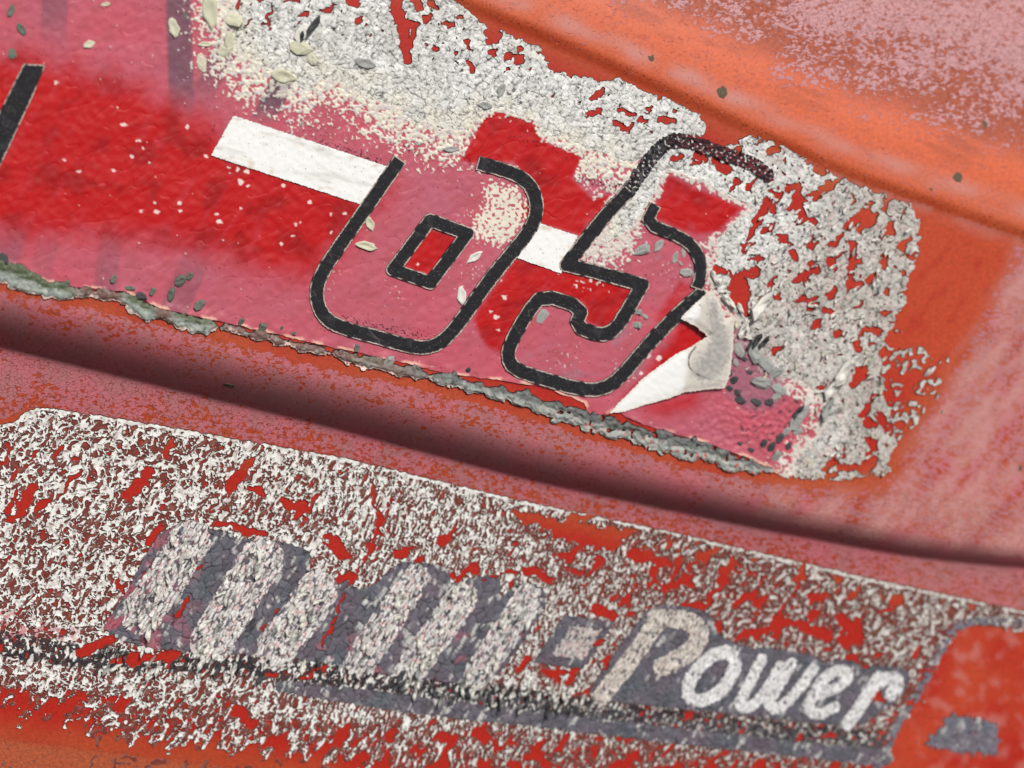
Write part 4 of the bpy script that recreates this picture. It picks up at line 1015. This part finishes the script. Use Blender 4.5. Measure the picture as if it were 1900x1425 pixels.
def put(parent, name, kind, matname, u, v, size, deg, h=2.0, tilt=(0, 0), zs=1.0, aspect=1.0):
    me = random.choice(lib(kind, matname))
    o = link(name, me, parent)
    x, y, z = [float(k) for k in place(u, v, h)]
    e = 6.0
    gx = float(Hf(np.float64(u + e), np.float64(v)) - Hf(np.float64(u - e), np.float64(v))) / (2 * e)
    gy = -float(Hf(np.float64(u), np.float64(v + e)) - Hf(np.float64(u), np.float64(v - e))) / (2 * e)
    nl = Vector((-gx + tilt[0], -gy + tilt[1], 1)).normalized()
    n = dir_w(nl)
    a = math.radians(-deg)
    t = dir_w(Vector((math.cos(a), math.sin(a), 0)))
    t = (t - n * t.dot(n)).normalized(); b = n.cross(t)
    s = size * PX
    R = Matrix(((t.x * s, b.x * s * aspect, n.x * s * zs, 0), (t.y * s, b.y * s * aspect, n.y * s * zs, 0), (t.z * s, b.z * s * aspect, n.z * s * zs, 0), (0, 0, 0, 1)))
    R.translation = l2w(x, y, z) - parent.location
    o.matrix_local = R
    return o

random.seed(21)
for (u, v, s, dg, mt) in [(322, 52, 19, 78, 'c'), (374, 115, 18, 88, 'c'), (390, 22, 32, 96, 'c'), (526, 141, 24, 2, 'c'), (40, 54, 13, 60, 'gr'), (20, 20, 14, 110, 'gr'), (22, 98, 13, 84, 'gr'), (165, 82, 12, -10, 'c'), (344, 30, 8, 80, 'gr'), (487, 184, 7, 60, 'g'), (561, 230, 6, 80, 'g'),
                          (686, 414, 17, 70, 'c'), (679, 456, 21, 12, 'c'), (880, 477, 18, -30, 'w'), (856, 548, 19, 80, 'w'), (837, 277, 15, -10, 'g'), (776, 266, 9, 0, 'g'), (380, 82, 13, 0, 'c'), (196, 8, 9, -20, 'c'), (900, 196, 14, 0, 'g'), (930, 168, 15, -60, 'g'), (690, 170, 10, 70, 'g'), (678, 118, 20, 12, 'g'),
                          (1222, 456, 14, -60, 'g'), (1252, 478, 13, -75, 'g'), (1268, 468, 10, 90, 'g'), (1262, 488, 7, 60, 'g'), (1238, 486, 7, -70, 'g'), (1006, 586, 17, -55, 'g'), (1130, 440, 13, -60, 'w'), (1112, 425, 9, -50, 'w'), (1140, 395, 8, -60, 'w')]:
    put(NUM, 'blister', random.choice(['blister', 'blister', 'chip']), mt, u, v, s, dg + random.uniform(-12, 12), 1.8, (random.gauss(0, .06), random.gauss(0, .06)), 0.62, random.uniform(0.85, 1.2))
for (u, v, s, dg, mt) in [(432, 36, 22, 20, 'c'), (424, 78, 20, 98, 'c'), (416, 94, 15, -22, 'c'), (562, 62, 20, -40, 'w'), (556, 88, 22, 10, 'c'), (578, 108, 15, 60, 'c'), (590, 66, 14, -60, 'w'), (1190, 462, 19, -20, 'g'), (1272, 505, 14, 10, 'g'),
                          (1182, 578, 11, 0, 'g'), (1180, 602, 13, 0, 'g'), (1196, 586, 8, 40, 'g'), (1400, 655, 24, 60, 'g'), (1420, 676, 22, 30, 'g'), (1412, 708, 24, 20, 'g'), (1440, 690, 17, -30, 'g'), (1370, 648, 16, 70, 'g'), (1445, 722, 18, 30, 'g'),
                          (1352, 690, 11, 60, 'd'), (1360, 706, 12, -40, 'd'), (1352, 720, 9, 20, 'd'), (1373, 742, 12, 12, 'd'), (1368, 728, 10, 60, 'd'), (1402, 745, 14, 18, 'd'), (1426, 746, 11, 20, 'd'), (1390, 690, 8, 0, 'd'), (1364, 672, 9, 70, 'g'), (1380, 665, 8, 20, 'd'), (1440, 735, 12, -30, 'g'),
                          (1430, 828, 13, -50, 'd'), (1446, 812, 13, -50, 'd'), (1416, 822, 11, -70, 'd'), (1392, 834, 9, 10, 'd'), (1372, 822, 7, 10, 'd'), (1458, 800, 12, -40, 'g'), (1440, 846, 15, -80, 'g'), (1476, 780, 22, -70, 'g'), (1490, 764, 18, -60, 'g'), (1462, 826, 10, -60, 'd'), (1498, 740, 14, -70, 'w'), (1480, 800, 12, -30, 'g')]:
    put(NUM, 'flake', 'chip', mt, u, v, s, dg, 3.0, (random.gauss(0, .16), random.gauss(0, .16)))
for (u, v, s, dg, mt) in [(210, 518, 9, -70, 'gr'), (318, 546, 14, -70, 'gr'), (283, 540, 9, -60, 'gr'), (334, 520, 14, -55, 'gr'), (352, 512, 9, -60, 'gr'), (370, 566, 14, -40, 'gr'), (447, 596, 9, -70, 'gr'), (487, 608, 13, -70, 'gr'), (522, 608, 5, -70, 'gr'), (662, 645, 9, -80, 'gr'), (772, 684, 10, -40, 'gr'), (868, 686, 7, -60, 'd'), (240, 534, 10, 10, 'gr'), (262, 548, 12, 30, 'd'), (720, 672, 15, -50, 'g'), (8, 480, 12, 60, 'd'), (124, 526, 9, -50, 'gr'), (545, 618, 6, 10, 'gr')]:
    put(NUM, 'residue_tuft', 'chip', mt, u, v, s, dg, 3.5, (random.gauss(0, .15), random.gauss(0, .15)), 1.5)
for (u, v, s, dg, mt) in [(1324, 514, 17, 62, 'w'), (1332, 526, 10, -45, 'w'), (1348, 556, 22, 48, 'w'), (1372, 572, 13, 62, 'w'), (1408, 566, 34, -52, 'w'), (1382, 600, 17, 80, 'w'), (1392, 592, 12, -30, 'w'), (1374, 612, 20, -72, 'w'), (1386, 626, 12, 20, 'w'), (1402, 630, 20, -62, 'd'), (1416, 634, 20, -55, 'd'), (1390, 640, 14, -70, 'd'), (1366, 600, 12, -60, 'c'),
                          (1560, 690, 40, -58, 'w'), (1540, 720, 24, -60, 'w'), (1580, 668, 18, -40, 'w'), (1530, 760, 26, -65, 'g'), (1478, 762, 20, -64, 'd'), (1340, 540, 8, -10, 'w'), (580, 48, 24, -58, 'd'), (560, 70, 16, -70, 'd')]:
    put(NUM, 'shard', 'shard', mt, u, v, s, dg, 5.0, (random.gauss(0, .2), random.gauss(0, .2)))
for i in range(150):                                     # splinters standing in the crust right of the five
    while True:
        u, v = random.uniform(1380, 1690), random.uniform(300, 890)
        if v < 300 + (u - 1380) * 0.4 or (u > 1640 and v > 540) : continue
        if v > 700 and u < 1480: continue
        break
    lowz = v > 640
    put(NUM, 'splinter', 'shard', random.choice('wwgc') if lowz else random.choice('wwg'), u, v, random.uniform(5, 11), random.gauss(-52, 24), 4.2, (random.gauss(0, .35), random.gauss(0, .35)), 1.2)

k = 0
while k < 290:                                           # lifted shards on and around the large letters
    u, v = random.uniform(180, 1120), random.uniform(960, 1320)
    b = np.interp(u, BAND1[:, 0], BAND1[:, 1])
    on = max(float(line_dist(np.array([[u]]), np.array([[v]]), np.array(p_), w_)[0, 0]) for p_, w_ in STROKES)
    if not (on > 1 or abs(v - b) < 22): continue
    dark = abs(v - b) < 22 and random.random() < 0.45
    put(LET, 'shard', 'shard', 'd' if dark else random.choice('wwwwg'), u, v, random.uniform(7, 18), random.gauss(-62, 18), 5.5, (random.gauss(0, .32), random.gauss(0, .32)), 1.3, random.uniform(.6, 1.0))
    k += 1

for (u, v, s, dg) in [(1340, 168, 15, 80), (1208, 105, 11, 70), (1727, 348, 8, 75), (1776, 326, 14, 60), (1826, 233, 11, -50), (1870, 730, 7, 20), (1890, 870, 10, -20), (425, 716, 12, 10)]:
    put(PANEL, 'dirt_spot', 'chip', 'dirt', u, v, s * 1.0, dg, -0.8, (0, 0), 0.4, 1.4)
